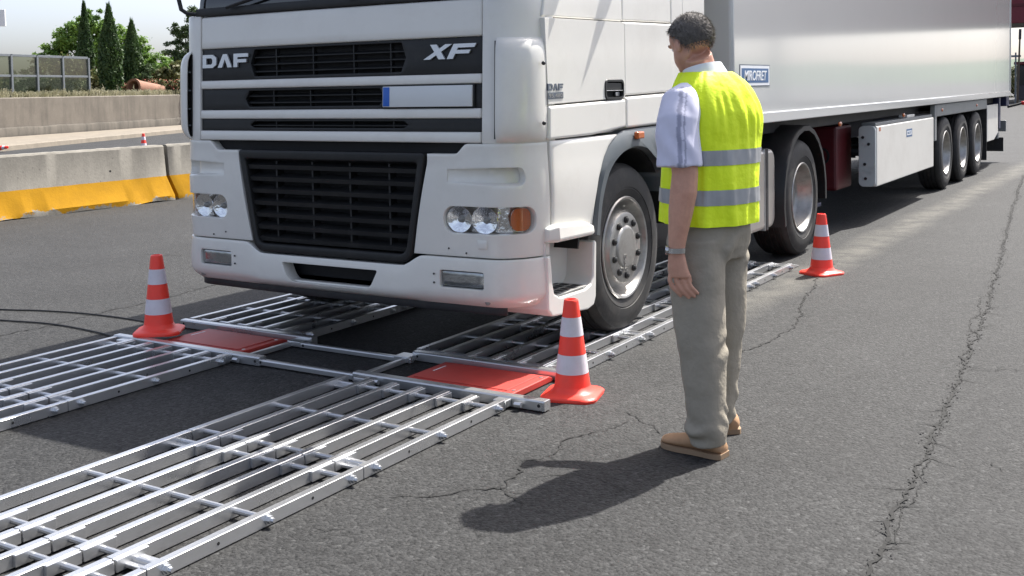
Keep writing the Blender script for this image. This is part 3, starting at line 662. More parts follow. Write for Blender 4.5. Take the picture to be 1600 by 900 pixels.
# ---------------------------------------------------------------- traffic cones
def make_cone(label):
    e = root('traffic_cone', label, 'cone', (0, 0, 0), 0, 'red and white cones around the truck')
    H = .468; rb, rtp = .088, .034
    def rad(z): return rb+(rtp-rb)*(z-.035)/(H-.035)
    # square flange with rounded corners flowing into the cone
    rings = []; N = 48
    def sq(a, r, half):
        c, s = math.cos(a), math.sin(a); k = 1/max(abs(c), abs(s)); q = half*min(k, 1.22); return q
    for (t, z, h) in ((1, .0, .135), (1, .012, .137), (.97, .018, .135), (.80, .022, .0), (.45, .027, 0), (.15, .036, 0), (0, .055, 0)):
        rg = []
        for i in range(N):
            a = 2*math.pi*i/N; q = sq(a, 0, .137 if h == 0 else h); r_ = rad(z)*(1-t)+q*t; rg.append((r_*math.cos(a), r_*math.sin(a), z))
        rings.append(rg)
    mb = MB(); mb.loft(rings, True); mb.out('base', M['cone'], e, 40, True)
    bands = [(.055, .118, 0), (.118, .208, 1), (.208, .296, 0), (.296, .385, 1), (.385, .462, 0)]
    for z0, z1, wv in bands:
        mb = MB(); o = .0012 if wv else 0; prof = [(rad(z0)+o, z0), (rad(z0+.004)+o, z0+.004), (rad(z1-.004)+o, z1-.004), (rad(z1)+o, z1)]
        if z1 > .46: prof = prof[:-1]+[(rtp+.001, .460), (rtp-.003, .467), (rtp-.009, .468), (rtp-.012, .462), (rtp-.012, .40)]
        mb.lathe(prof, 40); mb.out('white_band' if wv else 'red_sleeve', M['cone_w'] if wv else M['cone'], e, 40, True)
    return e
c1 = make_cone('traffic cone nearest the camera, by the right red pad and front wheel'); c1.location = (1.52, .165, .0); c1.rotation_euler.z = R(14)
c2 = copytree(c1); c2['label'] = 'traffic cone by the left red pad, in front of the truck'; c2.location = (-1.225, .03, .0545); c2.rotation_euler.z = R(38)
c3 = copytree(c1); c3['label'] = 'traffic cone behind the man, beside the drive wheel'; c3.location = (1.62, 4.02, 0); c3.rotation_euler.z = R(60)
c4 = copytree(c1); c4['label'] = 'distant faded cone standing behind the concrete barrier'; c4.location = (-19.6, 15.21, 0); c4.rotation_euler.z = R(20)
c5 = copytree(c1); c5['label'] = 'cone lying on its side at the far left edge beyond the barrier'; c5.location = (-23.85, 13.70, .10); c5.rotation_euler = (R(86), 0, R(100))

def cable(pts, label):
    P = [Vector((x, y, .007)) for x, y in pts]; q = []
    for i in range(len(P)-1):
        a, b, c, d = P[max(i-1, 0)], P[i], P[i+1], P[min(i+2, len(P)-1)]
        for k in range(8):
            t = k/8; q.append(.5*((2*b)+(c-a)*t+(2*a-5*b+4*c-d)*t*t+(3*b-a-3*c+d)*t**3))
    q.append(P[-1]); mb = MB(); mb.tube(q, .0055, 8); o = mb.out('cable', M['cable']); tag(o, label, 'cable', 'black cables on the road')
cable([(-5.2, -.35), (-3.9, -.05), (-3.01, .16), (-2.72, .26), (-2.35, .34), (-1.91, .36), (-1.66, .33), (-1.42, .2)], 'upper black cable running to the cone at the left')
cable([(-4.8, -.55), (-3.5, -.22), (-2.66, -.06), (-2.24, .02), (-1.78, 0), (-1.45, -.06)], 'lower black cable running to the end of the front cross rail')
# ================================================================ THE TRUCK
TR = root('truck_tractor', 'white truck tractor with black grille standing on the weighing ramps', 'truck', (0, 1.4, 0))
X0, AX, AY, YF = 1.025, .22, .30, .20          # half flat front, corner radii, front plane; the side is at x = 1.245
_arc = [(math.pi/2*k/60) for k in range(61)]; _len = [0.]
for a, b in zip(_arc[:-1], _arc[1:]):
    _len.append(_len[-1]+math.hypot(AX*(math.sin(b)-math.sin(a)), AY*(math.cos(a)-math.cos(b))))
LC = _len[-1]; SC = X0+LC                      # arc length where the straight side begins
def plan(s, off=0.):
    sg_ = 1 if s >= 0 else -1; s = abs(s)
    if s <= X0:
        k = s/X0; x = s; y = YF-.022*(1-k*k); nx, ny = .043*k*0, -1.
    elif s < SC:
        t = s-X0; i = max(j for j in range(61) if _len[j] <= t); i = min(i, 59)
        a = _arc[i]+(_arc[i+1]-_arc[i])*(t-_len[i])/(_len[i+1]-_len[i])
        x = X0+AX*math.sin(a); y = YF+AY*(1-math.cos(a)); nx, ny = math.sin(a)/AX, -math.cos(a)/AY; l = math.hypot(nx, ny); nx /= l; ny /= l
    else:
        x = X0+AX; y = YF+AY+(s-SC); nx, ny = 1., 0.
    return ((x+nx*off)*sg_, y+ny*off)
def sy(y): return SC+(y-YF-AY)                 # arc length of a point on the straight side
def lean(z): return .05*max(0, z-1.2)          # the cab front leans back a little
def pt(s, z, off=0.):
    x, y = plan(s, off); k = 1 if abs(s) < X0 else max(0, 1-(abs(s)-X0)/LC); return (x, y+lean(z)*k, z)
def panel(name, fn, nu, nv, thick, m, parent=TR, bevel=.006, cut=None, ang=35, seg=2):
    """fn(u,v) -> (s, z, off); a curved slab following the cab plan"""
    f = [[fn(i/nu, j/nv) for i in range(nu+1)] for j in range(nv+1)]
    A = [pt(*f[j][i]) for j in range(nv+1) for i in range(nu+1)]; B = [pt(f[j][i][0], f[j][i][1], f[j][i][2]-thick) for j in range(nv+1) for i in range(nu+1)]
    n = len(A); W = nu+1; fs = []
    for j in range(nv):
        for i in range(nu):
            a = j*W+i; fs += [(a, a+1, a+W+1, a+W), (n+a, n+a+W, n+a+W+1, n+a+1)]
    for i in range(nu): fs += [(i, n+i, n+i+1, i+1), (nv*W+i, nv*W+i+1, n+nv*W+i+1, n+nv*W+i)]
    for j in range(nv): a = j*W; b = a+nu; fs += [(a, a+W, n+a+W, n+a), (b, n+b, n+b+W, b+W)]
    bm = bmesh.new(); vv = [bm.verts.new(p) for p in A+B]
    for q in fs: bm.faces.new([vv[k] for k in q])
    o = mkbm(name, bm, m, parent, ang)
    if cut:
        for c in cut:
            md = o.modifiers.new('b', 'BOOLEAN'); md.operation = 'DIFFERENCE'; md.solver = 'EXACT'; md.object = c
    if bevel:
        bv = o.modifiers.new('v', 'BEVEL'); bv.width = bevel; bv.segments = seg; bv.limit_method = 'ANGLE'; bv.angle_limit = R(40); bv.use_clamp_overlap = True; bv.harden_normals = False
    bake(o, ang)
    if cut:
        for c in cut: bpy.data.objects.remove(c)
    return o
def rect(s0, s1, z0, z1, off=0.): return lambda u, v: (s0+(s1-s0)*u, z0+(z1-z0)*v, off)
def cutter(poly, a, b, ax='y', taper=None):
    mb = MB()
    if taper is None: mb.prism(poly, ax, a, b)
    else:
        cx = sum(q[0] for q in poly)/len(poly); cz = sum(q[1] for q in poly)/len(poly); n = len(poly)
        in_ = [((q[0]-cx)*taper[0]+cx+taper[2], (q[1]-cz)*taper[1]+cz+taper[3]) for q in poly]
        P = (lambda t, q: (q[0], t, q[1])) if ax == 'y' else (lambda t, q: (t, q[0], q[1]))
        mb.loft([[P(a, q) for q in poly], [P(b, q) for q in in_]])
    return mb.out('cutter', None, None, None)

# ---- cab shell (out of frame above z = 2)
def cabring(z, fy, half, back=2.42, rc=.15):
    rg = []
    for s in [i*.1 for i in range(11)]+[X0+LC*k/8 for k in range(9)]:
        x, y = plan(s, -.035); rg.append((x*half/1.245, y+lean(z)+fy, z))
    rg += [(half-.035, back-.2, z), (half-.06, back, z)]
    return [(-x, y, zz) for x, y, zz in rg[::-1]]+rg[1:]
mb = MB(); mb.loft([cabring(1.215, .19, 1.235), cabring(1.90, .19, 1.235), cabring(1.935, .02, 1.245), cabring(2.10, .06, 1.235), cabring(2.75, .12, 1.19), cabring(2.93, .17, 1.15), cabring(3.08, .50, 1.05)])
mb.out('cab_shell', M['white'], TR, 40)
# windscreen with black lower edge
panel('windscreen', lambda u, v: (-1.06+2.12*u, 1.945+.80*v, -.030-.115*max(0, v-.06)), 24, 10, .02, M['screen'], TR, .004)
panel('wiper_cowl', rect(-1.045, 1.045, 1.937, 1.985, .004), 24, 2, .03, M['black'], TR, .006)
for s0 in (-.75, .15):
    mb = MB(); q = [pt(s0, 1.975, .03), pt(s0+.35, 2.05, .0), pt(s0+.62, 2.14, -.035)]; mb.tube(q, .010, 6); mb.out('wiper', M['black'], TR)
# ---- front flap: hood panel, black bands and white strips
panel('hood_panel', rect(-1.0, 1.0, 1.742, 1.932), 30, 4, .05, M['white'], TR, .012, None, 35, 3)
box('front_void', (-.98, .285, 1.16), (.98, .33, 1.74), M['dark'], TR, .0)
def band(name, z0, z1, s0, s1, slats, vert):
    c = cutter([(s0, z0+.016), (s1, z0+.016), (s1+.03, (z0+z1)/2), (s1, z1-.012), (s0, z1-.012), (s0-.03, (z0+z1)/2)], .05, .34, 'y')
    p = panel(name, rect(-.999, .999, z0, z1, -.012), 40, 3, .03, M['black'], TR, .003, [c])
    for z in slats:
        b = MB(); n = 16; L = []
        for i in range(n+1):
            s = s0-.02+(s1-s0+.04)*i/n; x, y = plan(s, -.024); y += lean(z); L.append([(x, y, z-.006), (x, y+.028, z+.006), (x, y+.028, z+.011), (x, y, z-.001)])
        b.loft(L); b.out('louvre_slat', M['black'], p, 35)
    for s in vert:
        x, y = plan(s, -.03); y += lean(z0); b = MB(); b.box((x-.004, y+.002, z0+.017), (x+.004, y+.03, z1-.013)); b.out('louvre_post', M['black'], p, 35)
    return p
band('upper_grille_band', 1.5565, 1.7395, -.56, .50, (1.602, 1.643, 1.684), (-.40, -.12, .17, .42))
band('middle_grille_band', 1.3825, 1.503, -.60, .36, (1.424, 1.462), (-.42, -.14, .16))
band('lower_grille_band', 1.2625, 1.3275, -.56, .52, (1.294,), (-.40, -.12, .17, .44))
for z0, z1 in ((1.505, 1.5545), (1.3295, 1.3805), (1.205, 1.2605)): panel('white_strip', rect(-1.0, 1.0, z0, z1, .004), 30, 2, .04, M['white'], TR, .010, None, 35, 3)
def front_text(name, body, s0, s1, z0, z1, m, off, sh=0., bold=.02, ext=.006):
    o = text(name, body, m, TR, (0, 0, 0), FRONT, s1-s0, z1-z0, ext, sh, bold)
    for v in o.data.vertices:
        x, d, z = v.co; q = pt(s0+x, z0+z, off+d*-1); v.co = (q[0], q[1], q[2])
    return o
GL = {'D': [[(0, 0), (.27, 0), (.27, 1), (0, 1)], [(.27, .74), (.62, .74), (.74, 1), (.27, 1)], [(.27, 0), (.74, 0), (.62, .26), (.27, .26)], [(.62, .26), (.74, 0), (1, .24), (.72, .36)], [(.72, .36), (1, .24), (1, .76), (.72, .64)], [(.72, .64), (1, .76), (.74, 1), (.62, .74)]],
      'A': [[(0, 0), (.30, 0), (.50, .62), (.36, 1)], [(.36, 1), (.50, .62), (.64, 1), (.5, 1)], [(.50, .62), (.70, 0), (1, 0), (.64, 1)]],
      'F': [[(0, 0), (.27, 0), (.27, 1), (0, 1)], [(.27, .74), (1, .74), (1, 1), (.27, 1)], [(.27, .34), (.88, .34), (.88, .58), (.27, .58)]],
      'X': [[(0, 0), (.30, 0), (1, 1), (.70, 1)], [(0, 1), (.30, 1), (.56, .629), (.41, .414)], [(.44, .371), (.70, 0), (1, 0), (.59, .586)]]}
def glyphs(word, s0, s1, z0, z1, gap, slant, off, m, name='emblem_letter', side=None):
    n = len(word); w_ = (s1-s0-gap*(n-1)-abs(slant)*(z1-z0))/n
    for i, ch in enumerate(word):
        mb_ = MB()
        for q in GL[ch]:
            P_ = []
            for o_ in (off, off-.010):
                for u, v in q:
                    s = s0+i*(w_+gap)+u*w_+slant*v*(z1-z0); z = z0+v*(z1-z0); P_.append(pt(s, z, o_) if side is None else (side+o_, s, z))
            mb_.add(P_, [(0, 1, 2, 3), (7, 6, 5, 4), (0, 4, 5, 1), (1, 5, 6, 2), (2, 6, 7, 3), (3, 7, 4, 0)])
        mb_.out(name, m, TR, None)
glyphs('DAF', -.985, -.600, 1.630, 1.708, .014, 0, .002, M['emblem'])
glyphs('XF', .650, .970, 1.632, 1.708, .010, .55, .002, M['emblem'])
# number plate, blank, with blue band
pl_ = panel('number_plate', lambda u, v: (.398+.556*u, 1.390+.108*v, .014), 8, 2, .012, M['plate'], TR, .003)
panel('plate_band', rect(.403, .444, 1.394, 1.494, .0165), 2, 2, .004, M['blue'], pl_, .001)
panel('plate_holder', rect(.390, .962, 1.384, 1.504, .003), 8, 2, .012, M['black'], pl_, .003)
# ---- cab corners and air deflectors
for sg_ in (1, -1):
    panel('corner_panel', lambda u, v, k=sg_: (k*(1.004+(LC+.04-.004+.01)*u), 1.2+.745*v, .002-.012*max(0, v-.75)*4*0), 20, 8, .035, M['white'], TR, .008)
    SL0, SL1 = 1.085, sy(.425)
    def lip(u, v, k=sg_):
        s = SL0+(SL1-SL0)*u; ez = min(v, 1-v); z = 1.208+.522*v
        rr = 1-math.exp(-ez*16); ru = min(1, u*7); off = .008+.048*rr*(1-(1-ru)**2*.35)*(1-.75*max(0, u-.55)/.45)
        return (k*s, z, off)
    lp = panel('air_deflector', lip, 26, 26, .010, M['white'], TR, .004, None, 50)
    for z in (1.29, 1.39, 1.50, 1.61):
        b = MB(); n = 8; L = []
        for i in range(n+1):
            s = sg_*(SL0+.012+(.16)*i/n); L.append([pt(s, z-.004, .0045), pt(s, z-.004, .034), pt(s, z+.004, .034), pt(s, z+.004, .0045)])
        b.loft(L); b.out('deflector_vane', M['grey'], lp)
    if sg_ == 1:
        for z in (1.30, 1.60):
            q = pt(1.31, z, .052); b = MB(); b.ball(q, .011, 10, 6); b.out('screw', M['nut'], lp)
    panel('deflector_gap', lambda u, v, k=sg_: (k*(1.075+.20*u), 1.225+.49*v, .0035), 10, 3, .001, M['black'], lp, 0)
# ---- black band under the flap, and the dark engine bay behind everything
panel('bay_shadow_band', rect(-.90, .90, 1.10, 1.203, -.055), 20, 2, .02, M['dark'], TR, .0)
box('engine_bay', (-1.0, .34, .46), (1.0, 1.0, 1.19), M['dark'], TR, .02)
# ---- lower grille
def trap(zt, zb, ht, hb, r=.06):
    pts = [(-ht, zt), (ht, zt), (hb, zb), (-hb, zb)]; out = []
    for i in range(4):
        p0, p1, p2 = Vector(pts[i-1]), Vector(pts[i]), Vector(pts[(i+1) % 4]); rr = r if i > 1 else r*.35
        a = p1+(p0-p1).normalized()*rr; b = p1+(p2-p1).normalized()*rr
        for k in range(7):
            t = k/6; q = a*(1-t)**2+p1*2*t*(1-t)+b*t*t; out.append((q.x, q.y))
    return out
gout = trap(1.152, .570, .668, .560, .075)
mbg = MB(); mbg.prism(gout, 'y', YF-.028, YF+.10); gf = mbg.out('lower_grille_frame', M['black'], TR, 35)
c = cutter(trap(1.100, .616, .616, .530, .05), .05, .5)
md = gf.modifiers.new('b', 'BOOLEAN'); md.operation = 'DIFFERENCE'; md.solver = 'EXACT'; md.object = c
bv = gf.modifiers.new('v', 'BEVEL'); bv.width = .012; bv.segments = 3; bv.limit_method = 'ANGLE'; bv.angle_limit = R(40)
bake(gf); bpy.data.objects.remove(c)
def gh(z): return .616+(.530-.616)*(1.100-z)/(1.100-.616)
for k in range(7):
    z = 1.062-.0690*k; h = gh(z)-.006; b = MB()
    b.loft([[(x, YF-.006, z-.020), (x, YF+.045, z+.020), (x, YF+.050, z+.024), (x, YF-.012, z+.004)] for x in [-h+2*h*i/10 for i in range(11)]]); b.out('grille_slat', M['black'], gf, 35, False, .0)
for x in (-.40, -.13, .14, .41):
    b = MB(); b.box((x-.006, YF+.006, .634), (x+.006, YF+.06, 1.088)); b.out('grille_post', M['black'], gf)
mbg = MB(); mbg.prism(trap(1.102, .614, .618, .532, .05), 'y', YF+.085, YF+.09); mbg.out('grille_mesh_back', M['dark'], gf)
# ---- white lower front panels with headlamp openings and pockets
LAMP = {}
for k in (1, -1):
    def fn(u, v, k=k):
        z = .626+.575*v
        inner = .570+(.676-.570)*max(0, min(1, (z-.570)/(1.152-.570)))
        s = inner+(SC+.005-.06-inner)*u
        q = max(0, min(1, (s-.845)/.075)); zt = .626+(1.148+.053*q*q*(3-2*q)-.626)*v
        return (k*s, zt, .002+.010*math.sin(math.pi*min(1, v*1.1)))
    hl = rrect(.775, 1.50, .745, .882, .055); hl = [(k*q[0], q[1]) for q in hl]
    if k < 0: hl = hl[::-1]
    # lamp opening follows the corner: cut with a slab swept along the plan
    def swept(s0, s1, z0, z1, o0, o1, r=.05, n=30):
        rg = []
        for i in range(n+1):
            s = s0+(s1-s0)*.5*(1-math.cos(math.pi*i/n)); e = min(s-s0, s1-s); dz = r-math.sqrt(max(0, r*r-(r-min(e, r))**2)) if e < r else 0
            a, b, c_, d = pt(k*s, z0+dz, o0), pt(k*s, z0+dz, o1), pt(k*s, z1-dz, o1), pt(k*s, z1-dz, o0); rg.append([a, b, c_, d])
        m_ = MB(); m_.loft(rg); return m_
    cut1 = swept(.775, 1.287, .745, .884, .06, -.16, .06).out('cutter', None, None, None)
    # styling pocket above the lamp, deep at its outer end and running out inwards
    rg = []
    for i in range(31):
        t = math.sin(math.pi/2*i/30); s = .80+.43*t; dep = -.058*min(1, t*1.15)**1.2-.0015; hz = .052*(.75+.25*min(1, t*1.5)); zc = 1.030
        if t > .92: hz *= math.sqrt(max(.02, 1-((t-.92)/.08)**2))
        rg.append([pt(k*s, zc-hz, .06), pt(k*s, zc-hz*.55, dep+.004), pt(k*s, zc+hz, dep), pt(k*s, zc+hz, .06)])
    m_ = MB(); m_.loft(rg); cut2 = m_.out('cutter', None, None, None)
    panel('front_panel', fn, 46, 30, .13, M['white'], TR, .008, [cut1, cut2], 28)
    # headlamp: dark housing, two reflectors, amber indicator, clear cover
    HL = swept(.778, 1.284, .748, .881, -.062, -.070, .05).out('headlamp', M['chrome'], TR); HL['label'] = 'headlamp of the truck'
    swept(.775, 1.287, .745, .884, -.071, -.075, .05).out('lamp_housing', M['black'], HL)
    for s, r_, dp in ((.853, .068, .055), (1.003, .069, .06)):
        x, y, z = pt(k*s, .813, -.020); sl = pt(k*(s+.01), .813, -.020); dirx = Vector((sl[0]-x, sl[1]-y, 0)).normalized(); nr = Vector((dirx.y, -dirx.x, 0))*(1 if k > 0 else -1)
        seg = 36; prof = [(r_*1.02, .004), (r_, .006), (r_*.94, .0), (r_*.75, -.022), (r_*.5, -.040), (r_*.32, -.046), (r_*.30, -.03), (r_*.18, -.018), (.001, -.016)]; rg = []
        for q in range(seg):
            a = 2*math.pi*q/seg; row = []
            for j, (rr, hh) in enumerate(prof):
                f_ = 1+(.035 if (q % 4 < 2 and 2 <= j <= 4) else 0)
                row.append(Vector((x, y, z))+dirx*(1.10*rr*f_*math.cos(a))+Vector((0, 0, 1))*(rr*f_*math.sin(a))+nr*hh)
            rg.append(row)
        rg.append(rg[0]); m_ = MB(); m_.loft(rg, False); rf_ = m_.out('reflector', M['chrome'], HL, 25); m_ = MB(); cc_ = Vector((x, y, z)); m_.tube([cc_+dirx*(r_*.70*math.cos(a_))+Vector((0, 0, r_*.70*math.sin(a_)))-nr*.022 for a_ in [2*math.pi*q_/24 for q_ in range(25)]], .0035, 6, False); m_.ball(cc_-nr*.012, .017, 12, 8); m_.tube([cc_+dirx*r_*.9-nr*.004+Vector((0, 0, -.014)), cc_-nr*.02+Vector((0, 0, -.006))], .006, 6); m_.out('bulb_shield', M['tread'], HL, 40)
    swept(1.155, 1.275, .758, .873, -.022, -.03, .045).out('indicator', M['amber'], HL, 35)
    swept(.779, 1.283, .749, .880, -.004, -.008, .055).out('lamp_cover', M['lens'], HL, 35)
    # small square cap and clips below the lamp
    if k == 1: panel('tow_cap', rect(.975, 1.03, .672, .715, .0115), 2, 2, .004, M['white'], TR, .002)
    for s, z in ((.80, .665), (.905, .645)):
        b = MB(); b.ball(pt(k*s, z, .006), .005, 8, 5); b.out('screw', M['nut'], TR)
# ---- bumper
def bump_off(v): return .018*math.sin(math.pi*(.25+.6*v))-.055*max(0, .28-v)/.28*max(0, .28-v)/.28
def bfn(u, v):
    s = -(SC-.055)+2*(SC-.055)*u; zb = .368; zt = .618
    a = abs(s); zt_ = zt
    t = max(0, min(1, (a-.50)/.14)); t = t*t*(3-2*t); zt_ = .558+.060*t
    z = zb+(zt_-zb)*v
    return (s, z, bump_off(v))
cut = [cutter(trap(.520, .412, .345, .290, .05), .0, .40)]
for k in (1, -1): cut.append(cutter(rrect(*( (.748, 1.012) if k > 0 else (-1.012, -.748)), .464, .553, .012), .0, .235, 'y'))
bp_ = panel('bumper', bfn, 80, 14, .085, M['white'], TR, .012, cut, 30, 3)
box('bumper_slot_back', (-.37, .30, .39), (.37, .31, .53), M['dark'], bp_, 0)
panel('bumper_slot_lip', rect(-.29, .29, .400, .420, -.012), 12, 1, .05, M['white'], bp_, .005)
for k in (1, -1):
    s0, s1 = (.755, 1.005) if k > 0 else (-1.005, -.755)
    fgl = panel('fog_lamp', rect(s0, s1, .470, .548, .006), 6, 3, .03, M['foglens'], TR, .006)
    panel('fog_frame', rect(s0-.006, s1+.006, .4655, .5525, -.006), 6, 2, .03, M['black'], fgl, .002)
    for dz in (.485, .53):
        b = MB(); b.ball(pt(k*(.715), dz, .022), .0055, 8, 5); b.out('screw', M['nut'], TR)
    b = MB(); b.lathe([(0, 0), (.017, 0), (.017, -.006), (.012, -.009), (0, -.009)], 14, 'y', (k*1.02, pt(k*1.02, .40, -.008)[1], .402)); b.out('bumper_bolt', M['tread'], TR)
# black skirt under the bumper and floor pan
mb = MB(); mb.add([(1.235, 1.40, 2.62), (1.235, 1.72, 2.62), (1.46, 1.55, 2.63), (1.235, 1.40, 2.60), (1.235, 1.72, 2.60), (1.46, 1.55, 2.61)], [(0, 1, 2), (5, 4, 3), (0, 2, 5, 3), (1, 4, 5, 2), (0, 3, 4, 1)]); mb.out('shadow_fin', M['white'], TR)  # invented fin above the frame, added to cast a shadow streak on the door
panel('bumper_skirt', rect(-1.13, 1.13, .325, .372, -.05), 30, 2, .06, M['chassis'], TR, .008)
box('floor_pan', (-1.05, .30, .36), (1.05, .95, .44), M['chassis'], TR, .01)
# ---- near side (and far side) skin
def sidepanel(name, poly, x, th, m, k=1, parent=TR, bevel=.008, cut=None, ang=35):
    mb_ = MB(); mb_.prism(poly, 'x', k*(x-th), k*x); o = mb_.out(name, m, parent, ang)
    if cut:
        for c_ in cut:
            md_ = o.modifiers.new('b', 'BOOLEAN'); md_.operation = 'DIFFERENCE'; md_.solver = 'EXACT'; md_.object = c_
    if bevel:
        b_ = o.modifiers.new('v', 'BEVEL'); b_.width = bevel; b_.segments = 3; b_.limit_method = 'ANGLE'; b_.angle_limit = R(30)
    bake(o, 12 if bevel else ang)
    if cut:
        for c_ in cut: bpy.data.objects.remove(c_)
    return o
ARCH_O = [(.886, .675), (.918, .843), (.965, .975), (1.03, 1.08), (1.123, 1.166), (1.258, 1.215), (1.446, 1.228), (2.12, 1.236)]
ARCH_I = [(.956, .66), (.999, .85), (1.114, 1.019), (1.297, 1.100), (1.513, 1.112), (1.70, 1.060), (1.82, .95), (1.875, .82)]
for k in (1, -1):
    hc = cutter(rrect(1.062, 1.300, 1.405, 1.517, .03), 1.15, 1.30, 'x') if k > 0 else None
    dr = sidepanel('door', [(.432, 1.392), (1.318, 1.412), (1.318, 1.842), (.405, 1.828)], 1.262, .05, M['white'], k, TR, .010, [hc] if hc else None)
    sidepanel('door_upper', [(.405, 1.834), (1.318, 1.848), (1.318, 2.02), (.445, 2.02)], 1.250, .05, M['white'], k, TR, .012)
    sidepanel('door_window', [(.46, 2.03), (1.30, 2.03), (1.30, 2.62), (.72, 2.62)], 1.225, .03, M['screen'], k, TR, .006)
    sidepanel('door_sill', [(.425, 1.212), (.90, 1.215), (1.318, 1.242), (1.318, 1.404), (.430, 1.384)], 1.268, .05, M['white'], k, TR, .014)
    sidepanel('cab_side_lower', [(1.328, 1.424), (2.022, 1.440), (2.022, 1.860), (1.328, 1.846)], 1.258, .05, M['white'], k, TR, .010)
    sidepanel('cab_side_upper', [(1.328, 1.852), (2.022, 1.868), (2.022, 2.75), (1.328, 2.75)], 1.246, .05, M['white'], k, TR, .012)
    sidepanel('cab_side_sill', [(1.328, 1.236), (2.10, 1.246), (2.10, 1.432), (1.328, 1.415)], 1.266, .05, M['white'], k, TR, .014)
    sidepanel('cab_rear_corner', [(2.032, 1.30), (2.22, 1.30), (2.22, 2.75), (2.032, 2.75)], 1.244, .05, M['white'], k, TR, .012)
    sidepanel('side_collar', [(2.235, 1.25), (2.62, 1.28), (2.62, 2.85), (2.235, 2.85)], 1.235, .03, M['white'], k, TR, .010)
    # fender between bumper corner and wheel arch
    arc = [(y-.003, z) for y, z in ARCH_O]
    nA = 7; fp_ = []
    fend = MB(); L = []
    zs = [.662+.545*i/16 for i in range(17)]
    def aedge(z):
        for (y0, z0), (y1, z1) in zip(ARCH_O[:-1], ARCH_O[1:]):
            if z0 <= z <= z1: return y0+(y1-y0)*(z-z0)/(z1-z0)
        return ARCH_O[0][0] if z < ARCH_O[0][1] else ARCH_O[-1][0]
    S0 = SC-.045
    def ffn(u, v, k=k):
        z = .690+.517*v; s1 = sy(min(1.22, aedge(z)-.004)); s = S0+(s1-S0)*u
        return (k*s, z, .016+.012*math.sin(math.pi*v)+.012*max(0, v-.8)*2-.010*(1-u)**3)
    panel('fender', ffn, 18, 18, .05, M['white'], TR, .010, None, 40)
    # wedge shaped lip over the step
    b = MB(); yA, yB = .402, .868
    b.loft([[(k*1.20, y, zt+.008), (k*(1.262+o), y, zt-.012), (k*(1.268+o), y, zb+.015), (k*(1.255+o), y, zb), (k*1.20, y, zb)] for y, zt, zb, o in ((yA, .770, .690, .000), (yA+.06, .782, .686, .034), (yB-.1, .765, .680, .034), (yB, .738, .676, .022))])
    b.out('fender_lip', M['white'], TR, 30, False, .008)
    # wheel arch trim
    def crv(rows, n):
        out = []
        for i in range(n+1):
            t = i/n*(len(rows)-1); j = min(int(t), len(rows)-2); f = t-j
            p0, p1, p2, p3 = rows[max(j-1, 0)], rows[j], rows[j+1], rows[min(j+2, len(rows)-1)]
            out.append([.5*(2*q1+(q2-q0)*f+(2*q0-5*q1+4*q2-q3)*f*f+(3*q1-q0-3*q2+q3)*f**3) for q0, q1, q2, q3 in zip(p0, p1, p2, p3)])
        return out
    AO, AI = crv(ARCH_O, 42), crv(ARCH_I, 42); n_ = len(AO); b = MB(); rg = []
    for i in range(n_):
        a = AO[i]; c_ = AI[i]; x1 = 1.285
        rg.append([(k*(x1-.028), a[0], a[1]), (k*x1, a[0]+(c_[0]-a[0])*.2, a[1]+(c_[1]-a[1])*.2), (k*x1, a[0]+(c_[0]-a[0])*.7, a[1]+(c_[1]-a[1])*.7), (k*(x1-.03), c_[0], c_[1]), (k*.95, c_[0], c_[1]), (k*.95, a[0], a[1])])
    b.loft(rg); b.out('wheel_arch', M['grey'], TR, 40)
    box('arch_rear_panel', (min(k*1.0, k*1.255), 1.93, .80), (max(k*1.0, k*1.255), 2.12, 1.11), M['grey'], TR, .02)
    b = MB(); b.box((min(k*1.282, k*1.312), 1.385, 1.170), (max(k*1.282, k*1.312), 1.475, 1.212)); b.out('side_marker', M['amber'], TR, 35, False, .008)
    # step box
    so = [(.395, .345), (.44, .305), (.83, .272), (.90, .285), (.925, .33), (.940, .625), (.925, .640), (.905, .63), (.893, .44), (.868, .405), (.80, .388), (.52, .392), (.462, .42), (.438, .50), (.430, .600), (.418, .618), (.395, .622)]
    sidepanel('step_panel', so, 1.262, .30, M['white'], k, TR, .010, None, 40)
    box('step_back', (min(k*.98, k*1.0), .40, .33), (max(k*.98, k*1.0), .93, .70), M['white'], TR, .004)
    b = MB(); b.add([(k*1.0, .40, .40), (k*1.25, .40, .40), (k*1.25, .40, .685), (k*1.0, .40, .72)], [(0, 1, 2, 3)]); b.add([(k*.999, .41, .39), (k*1.10, .925, .39), (k*1.10, .925, .66), (k*.999, .41, .73)], [(0, 1, 2, 3)])
    b.out('step_recess', M['white'], TR, None)
    st = box('step_tread', (min(k*1.0, k*1.25), .47, .392), (max(k*1.0, k*1.25), .84, .404), M['tread'], TR, .003)
    for i in range(3):
        for j in range(6):
            b = MB(); b.box((min(k*(1.04+i*.07), k*(1.085+i*.07)), .49+j*.058, .4045), (max(k*(1.04+i*.07), k*(1.085+i*.07)), .525+j*.058, .4065)); b.out('tread_slot', M['dark'], st, None)
